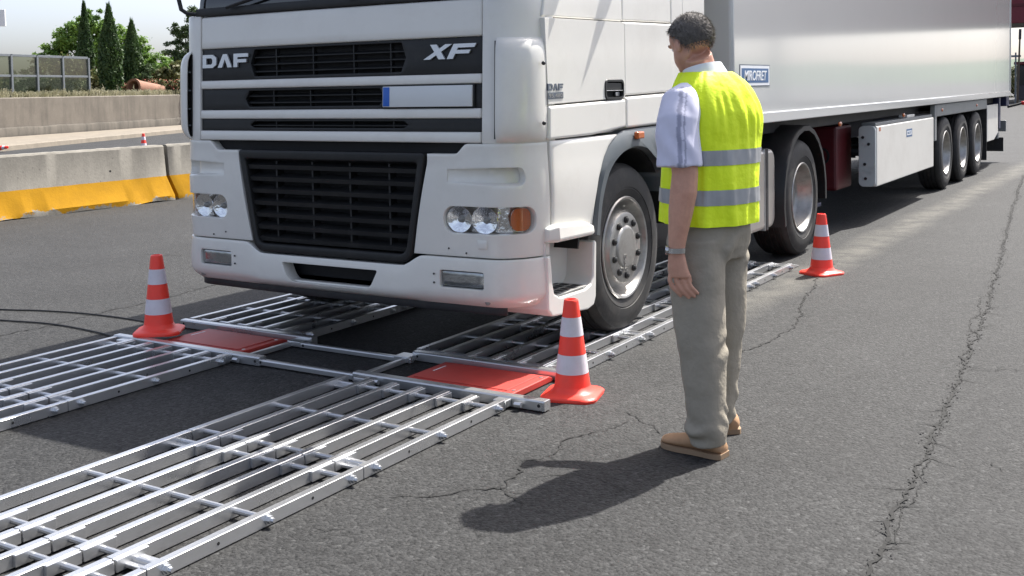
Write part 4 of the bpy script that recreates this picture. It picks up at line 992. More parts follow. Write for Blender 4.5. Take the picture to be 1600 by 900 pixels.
# door handle on the near side
hd = sidepanel('door_handle', rrect(1.064, 1.298, 1.407, 1.515, .028), 1.232, .02, M['dark'], 1, TR, .002)
mb = MB(); fo, fi = rrect(1.060, 1.302, 1.403, 1.519, .032), rrect(1.076, 1.286, 1.418, 1.504, .022)
mb.loft([[(1.2625, *q) for q in fo], [(1.268, *q) for q in rrect(1.064, 1.298, 1.407, 1.515, .03)], [(1.268, *q) for q in fi], [(1.240, *q) for q in fi]], False); mb.out('handle_frame', M['black'], hd)
sidepanel('handle_grip', rrect(1.082, 1.280, 1.456, 1.497, .01), 1.262, .012, M['black'], 1, hd, .005); sidepanel('handle_rim', [(1.078, 1.4525), (1.284, 1.4525), (1.284, 1.4555), (1.078, 1.4555)], 1.266, .004, M['steel'], 1, hd, .001)
sidepanel('lock_plate', rrect(1.225, 1.275, 1.422, 1.445, .008), 1.25, .01, M['steel'], 1, hd, .002)
# side badges
glyphs('DAF', .425, .582, 1.462, 1.497, .006, 0, .003, M['border'], 'badge_letter', 1.2625)
bpl = sidepanel('badge_plate', [(.425, 1.418), (.583, 1.421), (.583, 1.454), (.425, 1.451)], 1.2645, .002, M['border'], 1, TR, .0)
text('badge_lettering', '95.480', M['tread'], TR, (1.2646, .431, 1.4245), SIDE, .145, .022, .001, 0, .02)
# mirrors (above the frame)
for k in (1, -1):
    mb = MB(); mb.tube([(k*1.20, .33, 2.72), (k*1.42, .22, 2.70), (k*1.46, .22, 2.60)], .02, 8); mb.tube([(k*1.05, .25, 1.953), (k*1.095, .215, 1.960), (k*1.13, .20, 1.985), (k*1.15, .20, 2.05), (k*1.165, .20, 2.2), (k*1.40, .2, 2.3)], .013, 10); ma = mb.out('mirror_arm', M['black'], TR)
    box('mirror_head', (min(k*1.30, k*1.56), .16, 2.16), (max(k*1.30, k*1.56), .30, 2.62), M['black'], ma, .03)
    b = MB(); b.prism([(.62, 1.985), (.80, 2.62), (.70, 2.62)], 'x', k*1.25, k*1.31); b.out('window_deflector', M['screen'], TR)
# ---- chassis
for k in (1, -1):
    box('frame_rail', (min(k*.38, k*.46), .9, .74), (max(k*.38, k*.46), 6.0, 1.0), M['chassis'], TR, .01)
    mb = MB(); mb.loft([[(k*.70, 1.40-.60*math.cos(a_), .52+.60*math.sin(a_)), (k*1.22, 1.40-.60*math.cos(a_), .52+.60*math.sin(a_)), (k*1.22, 1.40-.615*math.cos(a_), .52+.615*math.sin(a_)), (k*.70, 1.40-.615*math.cos(a_), .52+.615*math.sin(a_))] for a_ in [R(8+i*164/20) for i in range(21)]]); mb.out('wheel_well', M['black'], TR)
    box('inner_well', (min(k*.66, k*.70), .80, .55), (max(k*.66, k*.70), 2.05, 1.15), M['black'], TR, .01)
    box('leaf_spring', (min(k*.42, k*.50), .75, .46), (max(k*.42, k*.50), 2.1, .52), M['chassis'], TR, .01)
    mb = MB(); mb.prism(rrect(2.62, 4.20, .33, .96, .10, 5), 'x', k*.62, k*1.20); tk = mb.out('fuel_tank', M['alu_tank'], TR, 35, False, .03, 3)
    for y in (2.85, 3.98):
        mb = MB(); mb.prism(rrect(y-.03, y+.03, .322, .968, .005, 1), 'x', k*.66, k*1.206); mb.out('tank_strap', M['chassis'], tk, 35, False, .004)
        mb = MB(); mb.prism(rrect(y-.05, y-.042, .322, .968, .002, 1), 'x', k*.66, k*1.2045); mb.out('strap_edge', M['steel'], tk)
    mb = MB(); mb.lathe([(0, 0), (.06, 0), (.06, .03), (0, .035)], 16, 'z', (k*.98, 2.80, .958)); mb.out('filler_cap', M['chassis'], tk)
    for q in range(2): box('weld_mark', (min(k*1.2, k*1.2012), 3.52+q*.035, .60), (max(k*1.2, k*1.2012), 3.535+q*.035, .655), M['steel'], tk, 0)
    # arched fender over the drive wheels
    mb = MB(); rg = []
    for i in range(15):
        a = R(-18+i*14.6); cx, cz = 4.88, .50
        q = lambda r_: (cx-r_*math.cos(a), cz+r_*math.sin(a)*1.0)
        o_, i_ = q(.625), q(.60); rg.append([(k*.66, *o_), (k*1.235, *o_), (k*1.25, *q(.615)), (k*1.25, *q(.575)), (k*1.238, *q(.575)), (k*1.238, *i_), (k*.66, *i_)])
    mb.loft(rg); mb.out('rear_fender', M['black'], TR, 40)
    box('tail_lamp', (min(k*1.02, k*1.05), 4.225, .80), (max(k*1.02, k*1.05), 4.25, .92), M['redlamp'], TR, .004)
box('engine_sump', (-.80, .42, .37), (.80, 1.0, .60), M['chassis'], TR, .04)
box('gearbox', (-.35, 1.0, .42), (.35, 3.2, .95), M['chassis'], TR, .05)
box('catwalk', (-1.0, 2.55, .99), (1.0, 4.1, 1.03), M['chassis'], TR, .01)
mb = MB(); mb.tube([(-1.0, 1.4, .50), (1.0, 1.4, .50)], .07, 12); mb.out('front_axle', M['chassis'], TR)
mb = MB(); mb.tube([(-1.0, 4.88, .50), (1.0, 4.88, .50)], .11, 12); mb.ball((0, 4.88, .5), .24); mb.out('drive_axle', M['chassis'], TR)
mb = MB(); mb.lathe([(0, 1.03), (.5, 1.03), (.5, 1.09), (0, 1.09)], 24, 'z', (0, 4.55, 0)); mb.out('fifth_wheel', M['chassis'], TR)
# ---- wheels: rim is the part, tyre / hub / nuts are its pieces; axis along x, outer face at +x
def make_wheel(parent, front=True, R_=.495, w=.29):
    # tyre outline in (radius, x); x = 0 at the outer sidewall bulge
    b = MB(); rr = .292
    prof = [(rr-.012, -w+.02), (rr+.01, -w+.005), (rr+.06, -w-.004), (R_*.80, -w-.012), (R_*.93, -w+.004), (R_-.012, -w+.025), (R_, -w+.045)]
    grooves = []
    for g in range(4):
        x = -w+.072+g*.05; grooves += [(R_, x), (R_-.013, x+.003), (R_-.013, x+.011), (R_, x+.014)]
    prof += grooves+[(R_, -.045), (R_-.012, -.025), (R_*.945, -.008), (R_*.915, -.004), (R_*.90, .001), (R_*.80, .010), (R_*.72, .009), (rr+.062, .004), (rr+.055, .006), (rr+.045, .002), (rr+.02, -.004), (rr+.004, -.012), (rr-.012, -.02)]
    b.lathe(prof, 72, 'x', closed=False)
    rim = MB()
    if front:
        rp = [(rr-.010, -.250), (rr+.004, -.018), (rr+.010, -.003), (rr+.004, .004), (rr-.008, .000), (rr-.016, -.016), (rr-.026, -.060), (rr-.05, -.085), (.226, -.060), (.216, -.020), (.206, -.004), (.192, .000), (.130, .001), (.126, .006), (.118, .010), (.108, .011), (.04, .012), (.0, .012)]
    else:
        rp = [(rr-.010, -.250), (rr+.004, -.018), (rr+.010, -.003), (rr+.004, .004), (rr-.008, .000), (rr-.018, -.020), (rr-.024, -.12), (rr-.05, -.150), (.20, -.160), (.14, -.158), (.135, -.115), (.12, -.105), (.0, -.104)]
    rim.lathe(rp, 56, 'x'); ro = rim.out('wheel', M['rim'], parent, 40, True)
    b.out('tyre', M['rubber'], ro, 32, True)
    x0 = .0005 if front else -.158; pr = .164 if front else .168
    nb = 10; first = None
    for q in range(nb):
        a = 2*math.pi*(q+.5)/nb
        if first is None:
            m_ = MB(); m_.lathe([(0, 0), (.021, 0), (.021, .010), (.015, .011), (.014, .016), (.009, .019), (0, .019)], 12, 'x'); first = m_.out('wheel_nut', M['nut'] if front else M['rim'], ro, 35, True); o = first
        else:
            o = first.copy(); C.objects.link(o); o.parent = ro
        o.location = (x0, pr*math.cos(a), pr*math.sin(a))
    return ro
def put_wheel(o, parent, loc, left=False):
    o.parent = parent; o.matrix_parent_inverse = Matrix.Translation(-parent.location); o.location = loc
    if left: o.rotation_euler = (0, 0, math.pi)
fwheel = make_wheel(TR, True); put_wheel(fwheel, TR, (1.215, 1.40, .532))
f2 = copytree(fwheel, TR); put_wheel(f2, TR, (-1.215, 1.40, .532), True)
dwheel = make_wheel(TR, False); put_wheel(dwheel, TR, (1.215, 4.88, .498))
for loc, lf in (((.895, 4.88, .498), True), ((-.895, 4.88, .498), False), ((-1.215, 4.88, .498), True)):
    d = copytree(dwheel, TR); put_wheel(d, TR, loc, lf)
text('hub_lettering', 'DAF', M['rim'], fwheel, (.0125, -.05, -.035), Euler((R(90), R(90), R(90))), .10, .03, .002, 0, .01)
# ================================================================ THE TRAILER
TL = root('refrigerated_trailer', 'long white box semi-trailer coupled behind the truck cab', 'trailer', (0, 12.6, 0))
TF, TB = 3.02, 17.28; XT = 1.285
b = MB(); b.box((-XT, TF, 1.205), (XT, TB, 3.98)); b.out('box_body', M['trailer'], TL, 35, False, .03, 3)
for k in (1, -1):
    a_, c_ = sorted((k*1.27, k*1.298)); box('bottom_rail', (a_, TF+.02, 1.178), (c_, TB-.01, 1.262), M['trailer'], TL, .008)
    a_, c_ = sorted((k*1.27, k*1.296)); box('rear_edge_trim', (a_, TB-.06, 1.27), (c_, TB+.015, 3.97), M['trailer'], TL, .01)
box('floor_frame', (-1.05, TF+.1, 1.06), (1.05, TB-.05, 1.176), M['chassis'], TL, .01)
box('cooling_unit', (-.95, 2.62, 2.2), (.95, 3.015, 3.9), M['white'], TL, .06)
# name sign
sgn = box('name_sign', (1.286, 3.16, 1.466), (1.2885, 3.80, 1.612), M['letter'], TL, 0)
for lo, hi, m in (((1.2855, 3.15, 1.458), (1.2872, 3.81, 1.620), M['border']), ((1.2886, 3.185, 1.486), (1.2895, 3.775, 1.592), M['navy'])): box('sign_field', lo, hi, m, sgn, 0)
text('sign_lettering', 'MIROFRET', M['letter'], sgn, (1.2900, 3.235, 1.502), SIDE, .50, .074, .0008, .2, .012, spacing=.9)
# side pallet box
pb = box('side_locker', (1.105, 7.27, .385), (1.275, 10.27, 1.015), M['white'], TL, .012)
mb = MB(); mb.prism(rrect(1.095, 1.268, .385, 1.02, .05), 'y', 7.235, 7.268); mb.out('locker_end', M['dirtypanel'], pb, 35, False, .006)
box('locker_lid', (1.115, 7.28, 1.016), (1.26, 10.25, 1.05), M['greypanel'], pb, .006); box('locker_latch', (1.15, 8.85, 1.051), (1.25, 9.25, 1.085), M['white'], pb, .006)
lg = box('locker_logo', (1.2755, 8.68, .835), (1.2765, 8.98, .925), M['navy'], pb, 0); box('logo_field', (1.2766, 8.71, .855), (1.277, 8.95, .905), M['letter'], lg, 0)
text('logo_lettering', 'MIROFRET', M['navy'], lg, (1.2771, 8.73, .866), SIDE, .20, .03, .0004, .2, .01)
box('locker_sticker', (1.2755, 7.36, .96), (1.2762, 7.44, 1.0), M['amber'], pb, 0)
for z in (.47, .62, .83, .9): 
    m_ = MB(); m_.lathe([(0, 0), (.016, 0), (.016, -.008), (0, -.008)], 10, 'y', (1.17+.03*math.sin(z*40), 7.234, z)); m_.out('locker_bolt', M['chassis'], pb)
# red extinguisher locker and landing legs, dark frame
box('red_locker', (.62, 6.9, .36), (.96, 7.5, 1.03), M['redbox'], TL, .03)
m_ = MB(); m_.lathe([(.07, 0), (.09, 0), (.09, -.01), (.07, -.01)], 20, 'y', (.80, 6.895, .72)); m_.out('locker_ring', M['dark'], TL)
for k in (1, -1):
    box('landing_leg', (min(k*.78, k*.92), 5.98, .32), (max(k*.78, k*.92), 6.12, 1.10), M['bluechassis'], TL, .01); box('landing_foot', (min(k*.70, k*1.0), 5.9, .28), (max(k*.70, k*1.0), 6.2, .318), M['bluechassis'], TL, .008)
    box('frame_beam', (min(k*.42, k*.56), 5.4, .80), (max(k*.42, k*.56), TB-.1, 1.06), M['bluechassis'], TL, .01)
    box('wheel_guard', (min(k*1.235, k*1.262), 10.55, 1.01), (max(k*1.235, k*1.262), 14.72, 1.168), M['greypanel'], TL, .01)
    box('guard_post', (min(k*1.20, k*1.262), 10.42, .70), (max(k*1.20, k*1.262), 10.545, 1.165), M['greypanel'], TL, .01)
    box('guard_roof', (min(k*.85, k*1.233), 10.5, 1.06), (max(k*.85, k*1.233), 14.8, 1.09), M['chassis'], TL, .005)
    box('mud_flap', (min(k*.85, k*1.25), 14.78, .17), (max(k*.85, k*1.25), 14.80, 1.05), M['rubber'], TL, .003)
    m_ = MB(); m_.prism([(14.95, .46), (15.7, .46), (16.15, .56), (16.15, 1.06), (14.95, 1.06)], 'x', k*1.21, k*1.235); m_.out('rear_skirt', M['white'], TL, 35, False, .008)
    box('skirt_post', (min(k*1.18, k*1.24), 16.25, .62), (max(k*1.18, k*1.24), 16.42, 1.30), M['bluechassis'], TL, .01)
    m_ = MB(); m_.tube([(k*1.25, 17.2, .98), (k*1.40, 17.26, 1.02), (k*1.47, 17.28, 1.04)], .022, 8); m_.out('lamp_arm', M['rubber'], TL); m_ = MB(); m_.ball((k*1.50, 17.29, 1.045), (.05, .03, .035)); m_.out('outline_lamp', M['redlamp'], TL)
    for y in (5.9, 8.6, 10.9, 13.7):
        m_ = MB(); m_.ball((k*1.262, y, 1.09), (.016, .045, .024)); m_.out('side_marker', M['amber'], TL); 
    for y in (12.0, 15.6): pass
box('rear_bumper', (-1.15, 16.75, .42), (1.15, 16.90, .54), M['greypanel'], TL, .01); box('rear_flap', (-1.22, 16.92, .19), (1.22, 16.94, .44), M['rubber'], TL, .004); box('rear_frame', (-1.27, 16.9, 1.0), (1.27, 17.25, 1.17), M['bluechassis'], TL, .01)
box('light_bar', (-1.24, 17.08, .54), (1.24, 17.14, .74), M['greypanel'], TL, .01)
tw = make_wheel(TL, False, .495, .30)
for i, y in enumerate((11.36, 12.67, 13.98)):
    m_ = MB(); m_.tube([(-1.05, y, .50), (1.05, y, .50)], .07, 10); m_.out('axle', M['chassis'], TL)
    for k in (1, -1):
        o = tw if (i == 0 and k == 1) else copytree(tw, TL); put_wheel(o, TL, (k*1.235, y, .497), k < 0)
# ================================================================ THE MAN
MAN = root('person', 'man in yellow high-visibility vest and beige trousers standing beside the front wheel', 'person', (2.35, -.15, 0))
Hx, Dx = Vector((.931, .365, 0)), Vector((-.365, .931, 0)); MB0 = Vector((2.35, -.15, 0))
def W(h, d, z): return MB0+Hx*h+Dx*d+Vector((0, 0, z))
def yawdir(deg): a = R(deg); return (-math.cos(a), math.sin(a)), (-math.sin(a), -math.cos(a))     # forward, left in (h, d)
def mring(z, h, d, a, b, yw, n=36, ex=2.3, tilt=0.):
    F, L = yawdir(yw); out = []
    for k in range(n):
        t = 2*math.pi*k/n; c, s = math.cos(t), math.sin(t); u = math.copysign(abs(c)**(2/ex), c)*a; v = math.copysign(abs(s)**(2/ex), s)*b
        out.append(W(h+F[0]*u+L[0]*v, d+F[1]*u+L[1]*v, z+tilt*u))
    return out
def interp(rows, n):
    out = []
    for i in range(n+1):
        t = i/n*(len(rows)-1); j = min(int(t), len(rows)-2); f = t-j
        p0, p1, p2, p3 = (rows[max(j-1, 0)], rows[j], rows[j+1], rows[min(j+2, len(rows)-1)])
        out.append([.5*(2*b+(c-a)*f+(2*a-5*b+4*c-e)*f*f+(3*b-a-3*c+e)*f**3) for a, b, c, e in zip(p0, p1, p2, p3)])
    return out
def fuse(name, mb, m, vox, smooth=4, parent=MAN, fn=None, ang=60):
    o = mb.out(name, m, parent, 60)
    r_ = o.modifiers.new('r', 'REMESH'); r_.mode = 'VOXEL'; r_.voxel_size = vox; r_.use_smooth_shade = True
    s_ = o.modifiers.new('s', 'SMOOTH'); s_.iterations = smooth; s_.factor = .5
    bake(o, None)
    if fn:
        me = o.data; nn = [v.normal.copy() for v in me.vertices]
        for v, n_ in zip(me.vertices, nn): v.co = v.co+n_*fn(v.co, n_)
        me.update()
    setsmooth(o.data, 75)
    return o
def hd_of(co):
    q = co-MB0; return q.dot(Hx), q.dot(Dx)
# --- body: one continuous skin under the clothes
TORSO = [(.918, -.003, 0, .146, .200), (1.06, -.001, 0, .146, .200), (1.21, .008, 0, .138, .206), (1.34, .020, 0, .130, .204), (1.42, .014, 0, .114, .190), (1.48, .004, 0, .095, .150), (1.525, -.015, .005, .078, .090), (1.55, -.028, .008, .066, .068)]
LLEG = [(.86, -.050, -.085, .112, .115), (.69, -.056, -.100, .112, .108), (.57, -.050, -.120, .104, .102), (.45, -.040, -.140, .096, .098), (.33, -.030, -.155, .086, .090), (.20, -.024, -.170, .077, .084), (.11, -.020, -.178, .080, .086), (.045, -.016, -.180, .070, .076)]
RLEG = [(.86, .040, .085, .115, .115), (.69, .045, .090, .103, .106), (.57, .045, .095, .096, .100), (.45, .045, .100, .088, .096), (.33, .036, .108, .082, .088), (.20, .026, .114, .076, .082), (.11, .022, .118, .078, .084), (.045, .020, .120, .070, .076)]
b = MB()
b.loft([mring(z, h, d, a*.86, q*.84, 40) for z, h, d, a, q in TORSO])
b.loft([mring(z, h, d, .10, .15, 32) for z, h, d in ((.82, 0, 0), (.95, 0, 0))])
for LG in (LLEG, RLEG): b.loft([mring(z, h, d, a*.55, q*.55, 24) for z, h, d, a, q in LG])
def tubeW(pts, rr, seg=14): b.tube([W(*p) for p in pts], rr, seg)
tubeW([(-.10, -.13, 1.42), (-.118, -.19, 1.36), (-.105, -.215, 1.24), (-.096, -.222, 1.13), (-.102, -.228, 1.06), (-.114, -.232, .98), (-.126, -.236, .89), (-.132, -.238, .825)], [.06, .06, .055, .052, .054, .049, .038, .031])
tubeW([(.10, .11, 1.42), (.112, .16, 1.36), (.07, .23, 1.22), (.02, .26, 1.12), (-.06, .30, 1.17), (-.15, .33, 1.235)], [.06, .06, .052, .048, .042, .032])
# left hand, hanging, palm turned back
pal = [(.825, -.132, -.238, .030, .024), (.79, -.130, -.239, .036, .022), (.755, -.126, -.240, .040, .020), (.725, -.120, -.240, .041, .018)]
b.loft([mring(z, h, d, a, q, 4, 20) for z, h, d, a, q in pal])
for i, (h0, L_, r_) in enumerate(((-.160, .074, .0088), (-.134, .082, .0090), (-.109, .077, .0087), (-.086, .062, .0080))):
    k = L_/.08; b.tube([W(h0+.004, -.240, .735), W(h0, -.242, .712), W(h0+.012*k, -.240, .735-.023-.030*k), W(h0+.034*k, -.234, .712-.054*k), W(h0+.050*k, -.228, .712-.072*k)], [r_*1.1, r_*1.05, r_, r_*.92, r_*.75], 10)
b.tube([W(-.125, -.232, .79), W(-.100, -.222, .755), W(-.086, -.218, .725), W(-.078, -.218, .700)], [.015, .0125, .0105, .008], 10)
# right hand, half raised in front of the chest
b.ball(W(-.175, .338, 1.255), (.036, .030, .034), 14, 9)
for i in range(4):
    t = i*.017; b.tube([W(-.19, .33+t-.02, 1.262-t*.5), W(-.218, .325+t-.02, 1.268-t*.6), W(-.232, .322+t-.02, 1.25-t*.6)], [.0095, .009, .0075], 8)
b.tube([W(-.17, .315, 1.265), W(-.19, .305, 1.29), W(-.208, .305, 1.295)], [.012, .0105, .008], 8)
# neck and head, bowed towards the wheel
HC = W(-.075, .02, 1.645); hyaw = R(48); pit = R(20)
Fh = (Hx*-math.cos(hyaw)+Dx*math.sin(hyaw)); Lh = Vector((0, 0, 1)).cross(Fh).normalized(); Uh = Vector((0, 0, 1))*math.cos(pit)+Fh*math.sin(pit); Fh = (Fh*math.cos(pit)-Vector((0, 0, 1))*math.sin(pit)).normalized()
def hp(f, l, u): return HC+Fh*f+Lh*l+Uh*u
b.tube([W(-.018, .005, 1.47), W(-.035, .012, 1.545), hp(-.022, 0, -.06)], [.070, .062, .060], 16)
def hell(c, rf, rl, ru, seg=18, rg=12):
    R_ = []
    for i in range(rg):
        t = math.pi*(i+.5)/rg; R_.append([hp(c[0]+rf*math.sin(t)*math.cos(2*math.pi*k/seg), c[1]+rl*math.sin(t)*math.sin(2*math.pi*k/seg), c[2]-ru*math.cos(t)) for k in range(seg)])
    b.loft(R_)
hell((-.008, 0, .030), .098, .076, .088); hell((.030, 0, -.045), .062, .058, .070); hell((.045, 0, -.085), .042, .040, .032)
hell((.092, 0, -.022), .020, .014, .020); hell((.082, 0, .004), .012, .011, .028); hell((.080, 0, -.066), .014, .026, .010); hell((.074, .030, .018), .016, .022, .008); hell((.074, -.030, .018), .016, .022, .008)
for s in (1, -1): hell((-.008, .078*s, -.010), .018, .009, .032); hell((.010, .045*s, -.035), .05, .022, .045)
body = fuse('body', b, M['skin'], .0044, 3)
for s in (1, -1):
    b2 = MB(); b2.ball(hp(.069, .030*s, .002), .0100, 12, 8); b2.out('eye', M['letter'], MAN)
    b2 = MB(); b2.tube([hp(.088, .014*s, .021), hp(.088, .030*s, .026), hp(.078, .046*s, .021)], .0045, 6); b2.out('eyebrow', M['hair'], MAN)
# hair: short cap
seg, rg = 40, 26; vs = []; fs = []; keep = {}
for i in range(rg+1):
    t = math.pi*i/rg
    for k in range(seg):
        a = 2*math.pi*k/seg; f_, l_, u_ = math.sin(t)*math.cos(a), math.sin(t)*math.sin(a), -math.cos(t)
        g = 1.045+.02*mnoise.noise(Vector((f_*9, l_*9, u_*9))); vs.append(hp(-.010+.101*f_*g, .079*l_*g, .030+.091*u_*g)); keep[len(vs)-1] = (f_, l_, u_)
for i in range(rg):
    for k in range(seg):
        q = (i*seg+k, i*seg+(k+1) % seg, (i+1)*seg+(k+1) % seg, (i+1)*seg+k); f_, l_, u_ = keep[q[0]]
        lim = -.62 if f_ < -.25 else (-.62+(f_+.25)*1.3 if f_ < .30 else .10+(f_-.3)*1.15)
        if u_ > lim: fs.append(q)
hr = mk('hair', vs, fs, M['hair'], MAN, 60); sm = hr.modifiers.new('s', 'SOLIDIFY'); sm.thickness = .012; sm.offset = -1; bake(hr, 60)
hrnd = random.Random(9); vs = []; fs = []
for i in range(9000):
    u_ = hrnd.uniform(-.80, 1); a = hrnd.uniform(0, 6.283); q = math.sqrt(max(0, 1-u_*u_)); f_, l_ = q*math.cos(a), q*math.sin(a)
    lim = -.70 if f_ < -.25 else (-.70+(f_+.25)*1.3 if f_ < .30 else .04+(f_-.3)*1.15)
    if u_ < lim+hrnd.uniform(-.05, .12): continue
    c = hp(-.010+.101*f_*1.03, .079*l_*1.03, .030+.091*u_*1.03); o = (Fh*f_+Lh*l_+Uh*u_).normalized()
    d = (-Uh*.9-Fh*.35*(1 if u_ < .7 else 2)+o*hrnd.uniform(.35, .8)+Vector((hrnd.gauss(0, .25), hrnd.gauss(0, .25), hrnd.gauss(0, .25)))).normalized(); ln = hrnd.uniform(.010, .022); sdv = d.cross(o).normalized()*.0011; k0 = len(vs)
    vs += [c-sdv, c+sdv, c+d*ln+o*.002]; fs.append((k0, k0+1, k0+2))
mk('hair_strands', vs, fs, M['hair'], hr, None)['kind'] = 'stuff'
# --- trousers
def folds(co, n_):
    h, d = hd_of(co); z = co.z; v = 0
    v += .005*mnoise.noise(Vector((h*6+z*4, d*6, z*9)))
    low = max(0, 1-abs(z-.12)/.12); v += low*.016*math.sin(z*75+h*40+d*26+6*mnoise.noise(co*7))*max(0, mnoise.noise(co*8)+.5)
    kn = max(0, 1-abs(z-.42)/.10); v += kn*.012*math.sin(z*46-h*50+5*mnoise.noise(co*5))*max(0, mnoise.noise(co*6)+.3)
    cr = max(0, 1-abs(z-.80)/.12); v += cr*.010*math.sin(h*45-z*50+4*mnoise.noise(co*5))*max(0, mnoise.noise(co*5)+.4)
    return v
b = MB()
b.loft([mring(z, h, d, a, q, y, 36) for z, h, d, a, q, y in ((.975, -.003, 0, .122, .176, 40), (.90, -.005, 0, .140, .190, 38), (.82, -.004, 0, .146, .196, 34), (.765, -.002, 0, .120, .175, 30))])
for LG in (LLEG, RLEG): b.loft([mring(z, h, d, a, q, 24, 32) for z, h, d, a, q in interp(LG, 21)])
tro = fuse('trousers', b, M['trousers'], .0085, 4, MAN, folds)
for v in tro.data.vertices: v.co.z = max(v.co.z, .028)
b = MB(); b.loft([mring(.955, -.004, 0, .130, .184, 38, 48), mring(.99, -.004, 0, .126, .180, 38, 48)], False); b.out('belt', M['shoe'], MAN)
# --- shirt sleeves and collar (the vest covers the rest)
b = MB()
b.loft([mring(z, h, d, a*.95, q*.95, 40) for z, h, d, a, q in TORSO[1:7]])
b.tube([W(-.085, -.105, 1.435), W(-.112, -.165, 1.405), W(-.122, -.200, 1.335), W(-.120, -.215, 1.24), W(-.119, -.222, 1.156)], [.060, .078, .086, .087, .090], 22)
b.tube([W(.09, .10, 1.43), W(.110, .15, 1.39), W(.108, .185, 1.32), W(.075, .225, 1.23), (W(.045, .24, 1.19))], [.06, .074, .078, .078, .080], 18)
def sfold(co, n_):
    h, d = hd_of(co); return .006*math.sin(co.z*30+h*60+3*mnoise.noise(co*8))*max(0, mnoise.noise(co*5)+.35)
sh = fuse('shirt', b, M['shirt'], .0075, 3, MAN, sfold)
at = sh.data.attributes.new('stripe', 'FLOAT', 'POINT')
for i, v in enumerate(sh.data.vertices):
    h, d = hd_of(v.co); s = 0
    if d < -.12 and v.co.z < 1.47:
        hh = h+.004*math.sin(v.co.z*20)+(1.46-v.co.z)*.03
        if abs(hh+.108) < .0085 or abs(hh+.088) < .003: s = .85
    at.data[i].value = s
b = MB(); rings = [mring(1.505, -.012, .006, .084, .092, 38, 40, 2.1, .10), mring(1.545, -.028, .010, .072, .070, 38, 40, 2.1, -.25), mring(1.550, -.028, .010, .078, .076, 38, 40, 2.1, -.25), mring(1.512, -.012, .006, .094, .102, 38, 40, 2.1, .05)]
b.loft(rings, False); b.out('shirt_collar', M['letter'], MAN, 60)
# --- vest: open-sided shell with armholes
VT = interp([(z, h, d, a+.014, q+.010) for z, h, d, a, q in TORSO[:7]], 60); NV = 120
def vpoint(row, t, extra=0.):
    z, h, d, a, q = row; F, L = yawdir(40); c, s = math.cos(t), math.sin(t); ex = 2.35
    u = math.copysign(abs(c)**(2/ex), c)*(a+extra); v = math.copysign(abs(s)**(2/ex), s)*(q+extra)
    base = W(h+F[0]*u+L[0]*v, d+F[1]*u+L[1]*v, z+.018*u/.15*max(0, 1.2-z))
    nrm = Vector((base.x-W(h, d, z).x, base.y-W(h, d, z).y, 0)).normalized()
    back = max(0, -c)
    fld = (.010*mnoise.noise(Vector((t*4.5, z*3.2, 1)))+.006*mnoise.noise(Vector((t*11, z*5, 4))))
    fld += .010*back*max(0, 1-abs(z-1.33)/.16)*math.sin(t*26+z*10+2*mnoise.noise(Vector((t*3, z*6, 9))))*max(0, mnoise.noise(Vector((t*5, z*2, 7)))+.45)
    fld += .006*max(0, 1-(z-.92)/.12)*math.sin(t*9)
    return base+nrm*fld
def in_hole(z, t):
    for tc in (math.pi/2, 3*math.pi/2):
        if ((t-tc)/.50)**2+((z-1.335)/.112)**2 < 1: return True
    return False
vs = []; fs = []
for row in VT:
    for k in range(NV): vs.append(vpoint(row, 2*math.pi*k/NV))
for j in range(len(VT)-1):
    for k in range(NV):
        t = 2*math.pi*(k+.5)/NV; z = (VT[j][0]+VT[j+1][0])/2
        if in_hole(z, t): continue
        if z > 1.43 and abs(t-math.pi) > 2.75: continue        # V neck at the front
        fs.append((j*NV+k, j*NV+(k+1) % NV, (j+1)*NV+(k+1) % NV, (j+1)*NV+k))
vest = mk('vest', vs, fs, M['vest'], MAN, 80); so_ = vest.modifiers.new('s', 'SOLIDIFY'); so_.thickness = .006; so_.offset = 1; sm_ = vest.modifiers.new('m', 'SMOOTH'); sm_.iterations = 2; bake(vest, 80)
for zc in (1.188, 1.034):
    vs = []; fs = []; rows = [r_ for r_ in interp(VT, 400) if abs(r_[0]-zc) < .031]
    for r_ in rows:
        for k in range(NV): vs.append(vpoint(r_, 2*math.pi*k/NV, .0085))
    for j in range(len(rows)-1):
        for k in range(NV): fs.append((j*NV+k, j*NV+(k+1) % NV, (j+1)*NV+(k+1) % NV, (j+1)*NV+k))
    mk('reflective_band', vs, fs, M['band'], vest, 80)
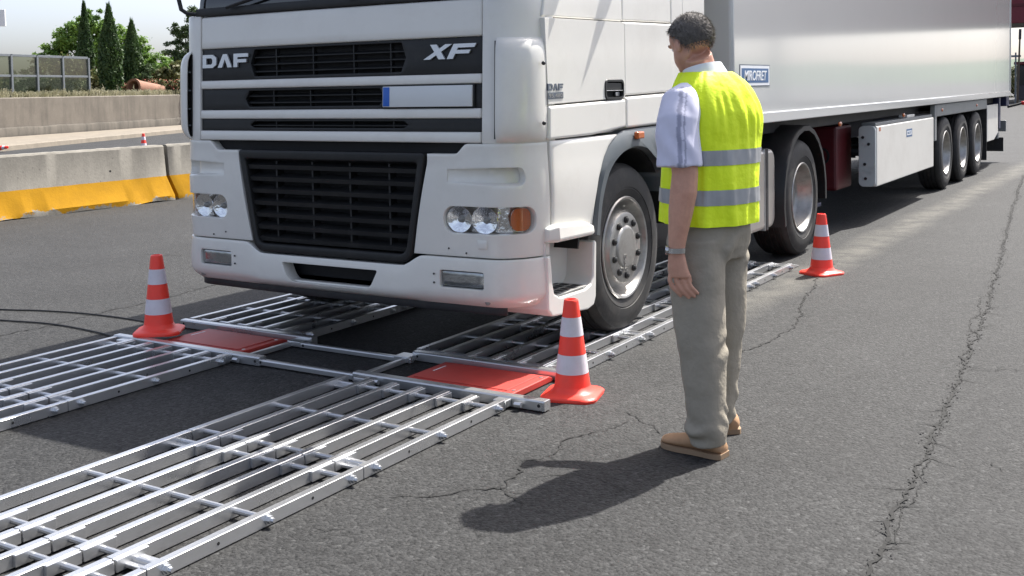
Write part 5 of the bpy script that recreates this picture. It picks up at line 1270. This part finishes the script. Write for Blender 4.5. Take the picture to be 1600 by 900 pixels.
# --- shoes
def shoe(heel, toe, label):
    hl_, to = Vector((*heel, 0)), Vector((*toe, 0)); ax_ = (to-hl_).normalized(); lf = Vector((-ax_.y, ax_.x, 0)); Ln = (to-hl_).length
    rows = [(0, .030, .060), (.06, .040, .082), (.18, .043, .098), (.32, .043, .102), (.46, .045, .088), (.60, .050, .070), (.75, .052, .060), (.88, .046, .052), (.96, .032, .044), (1.0, .012, .034)]
    m_ = MB(); R_ = []
    for t, wv, hh in interp(rows, 26):
        c = hl_+ax_*Ln*t; n = 20; rg = []
        for k in range(n):
            a = 2*math.pi*k/n; x = math.copysign(abs(math.cos(a))**.8, math.cos(a))*wv; zz = math.sin(a); z = .018+(hh-.018)*(.42+.58*zz if zz > 0 else .42+.42*zz*1.0)
            if zz > .2: x *= 1-.35*(zz-.2)
            rg.append(c+lf*x+Vector((0, 0, z)))
        R_.append(rg)
    m_.loft(R_); o = m_.out('shoe', M['shoe'], MAN, 60)
    m_ = MB(); up_, dn = [], []
    ol = [(t, wv) for t, wv, hh in interp(rows, 26)]
    ed = [hl_+ax_*(Ln*t*1.012-.003)+lf*(wv+.004) for t, wv in ol]+[hl_+ax_*(Ln*t*1.012-.003)-lf*(wv+.004) for t, wv in ol[::-1]]
    m_.loft([[p+Vector((0, 0, .001)) for p in ed], [p+Vector((0, 0, .022)) for p in ed], ]); m_.out('sole', M['sole'], o, 40)
    m_ = MB(); c = hl_+ax_*Ln*.60
    for q in range(3): m_.tube([hl_+ax_*Ln*(.46+q*.055)+lf*s+Vector((0, 0, .088-q*.012-(abs(s)/.03)**2*.012)) for s in (-.024, -.012, 0, .012, .024)], .0028, 6)
    m_.out('lace', M['sole'], o)
shoe((2.470, -.328), (2.190, -.288), 'left'); shoe((2.392, -.035), (2.225, .195), 'right')
# --- wrist watch
m_ = MB(); ctr = W(-.1318, -.238, .832); n = 28
m_.loft([[p for p in mring(z, -.1318, -.238, .0345+o, .0335+o, 4, 28)] for z, o in ((.822, 0), (.822, .0035), (.842, .0035), (.842, 0))], False); wt = m_.out('wrist_watch', M['watch'], MAN, 40)
m_ = MB(); cc = W(-.168, -.246, .832); axw = -Hx; s1 = Vector((0, 0, 1)); s2 = axw.cross(s1)
m_.loft([[cc+axw*o+(s1*math.cos(a)+s2*math.sin(a))*r_ for a in [2*math.pi*k/20 for k in range(20)]] for o, r_ in ((-.006, .017), (.004, .018), (.006, .016), (.006, .001))]); m_.out('watch_case', M['watch'], wt)
m_ = MB(); m_.loft([[cc+axw*o+(s1*math.cos(a)+s2*math.sin(a))*r_ for a in [2*math.pi*k/20 for k in range(20)]] for o, r_ in ((.0062, .0145), (.0068, .0145))]); m_.out('watch_dial', M['dark'], wt)
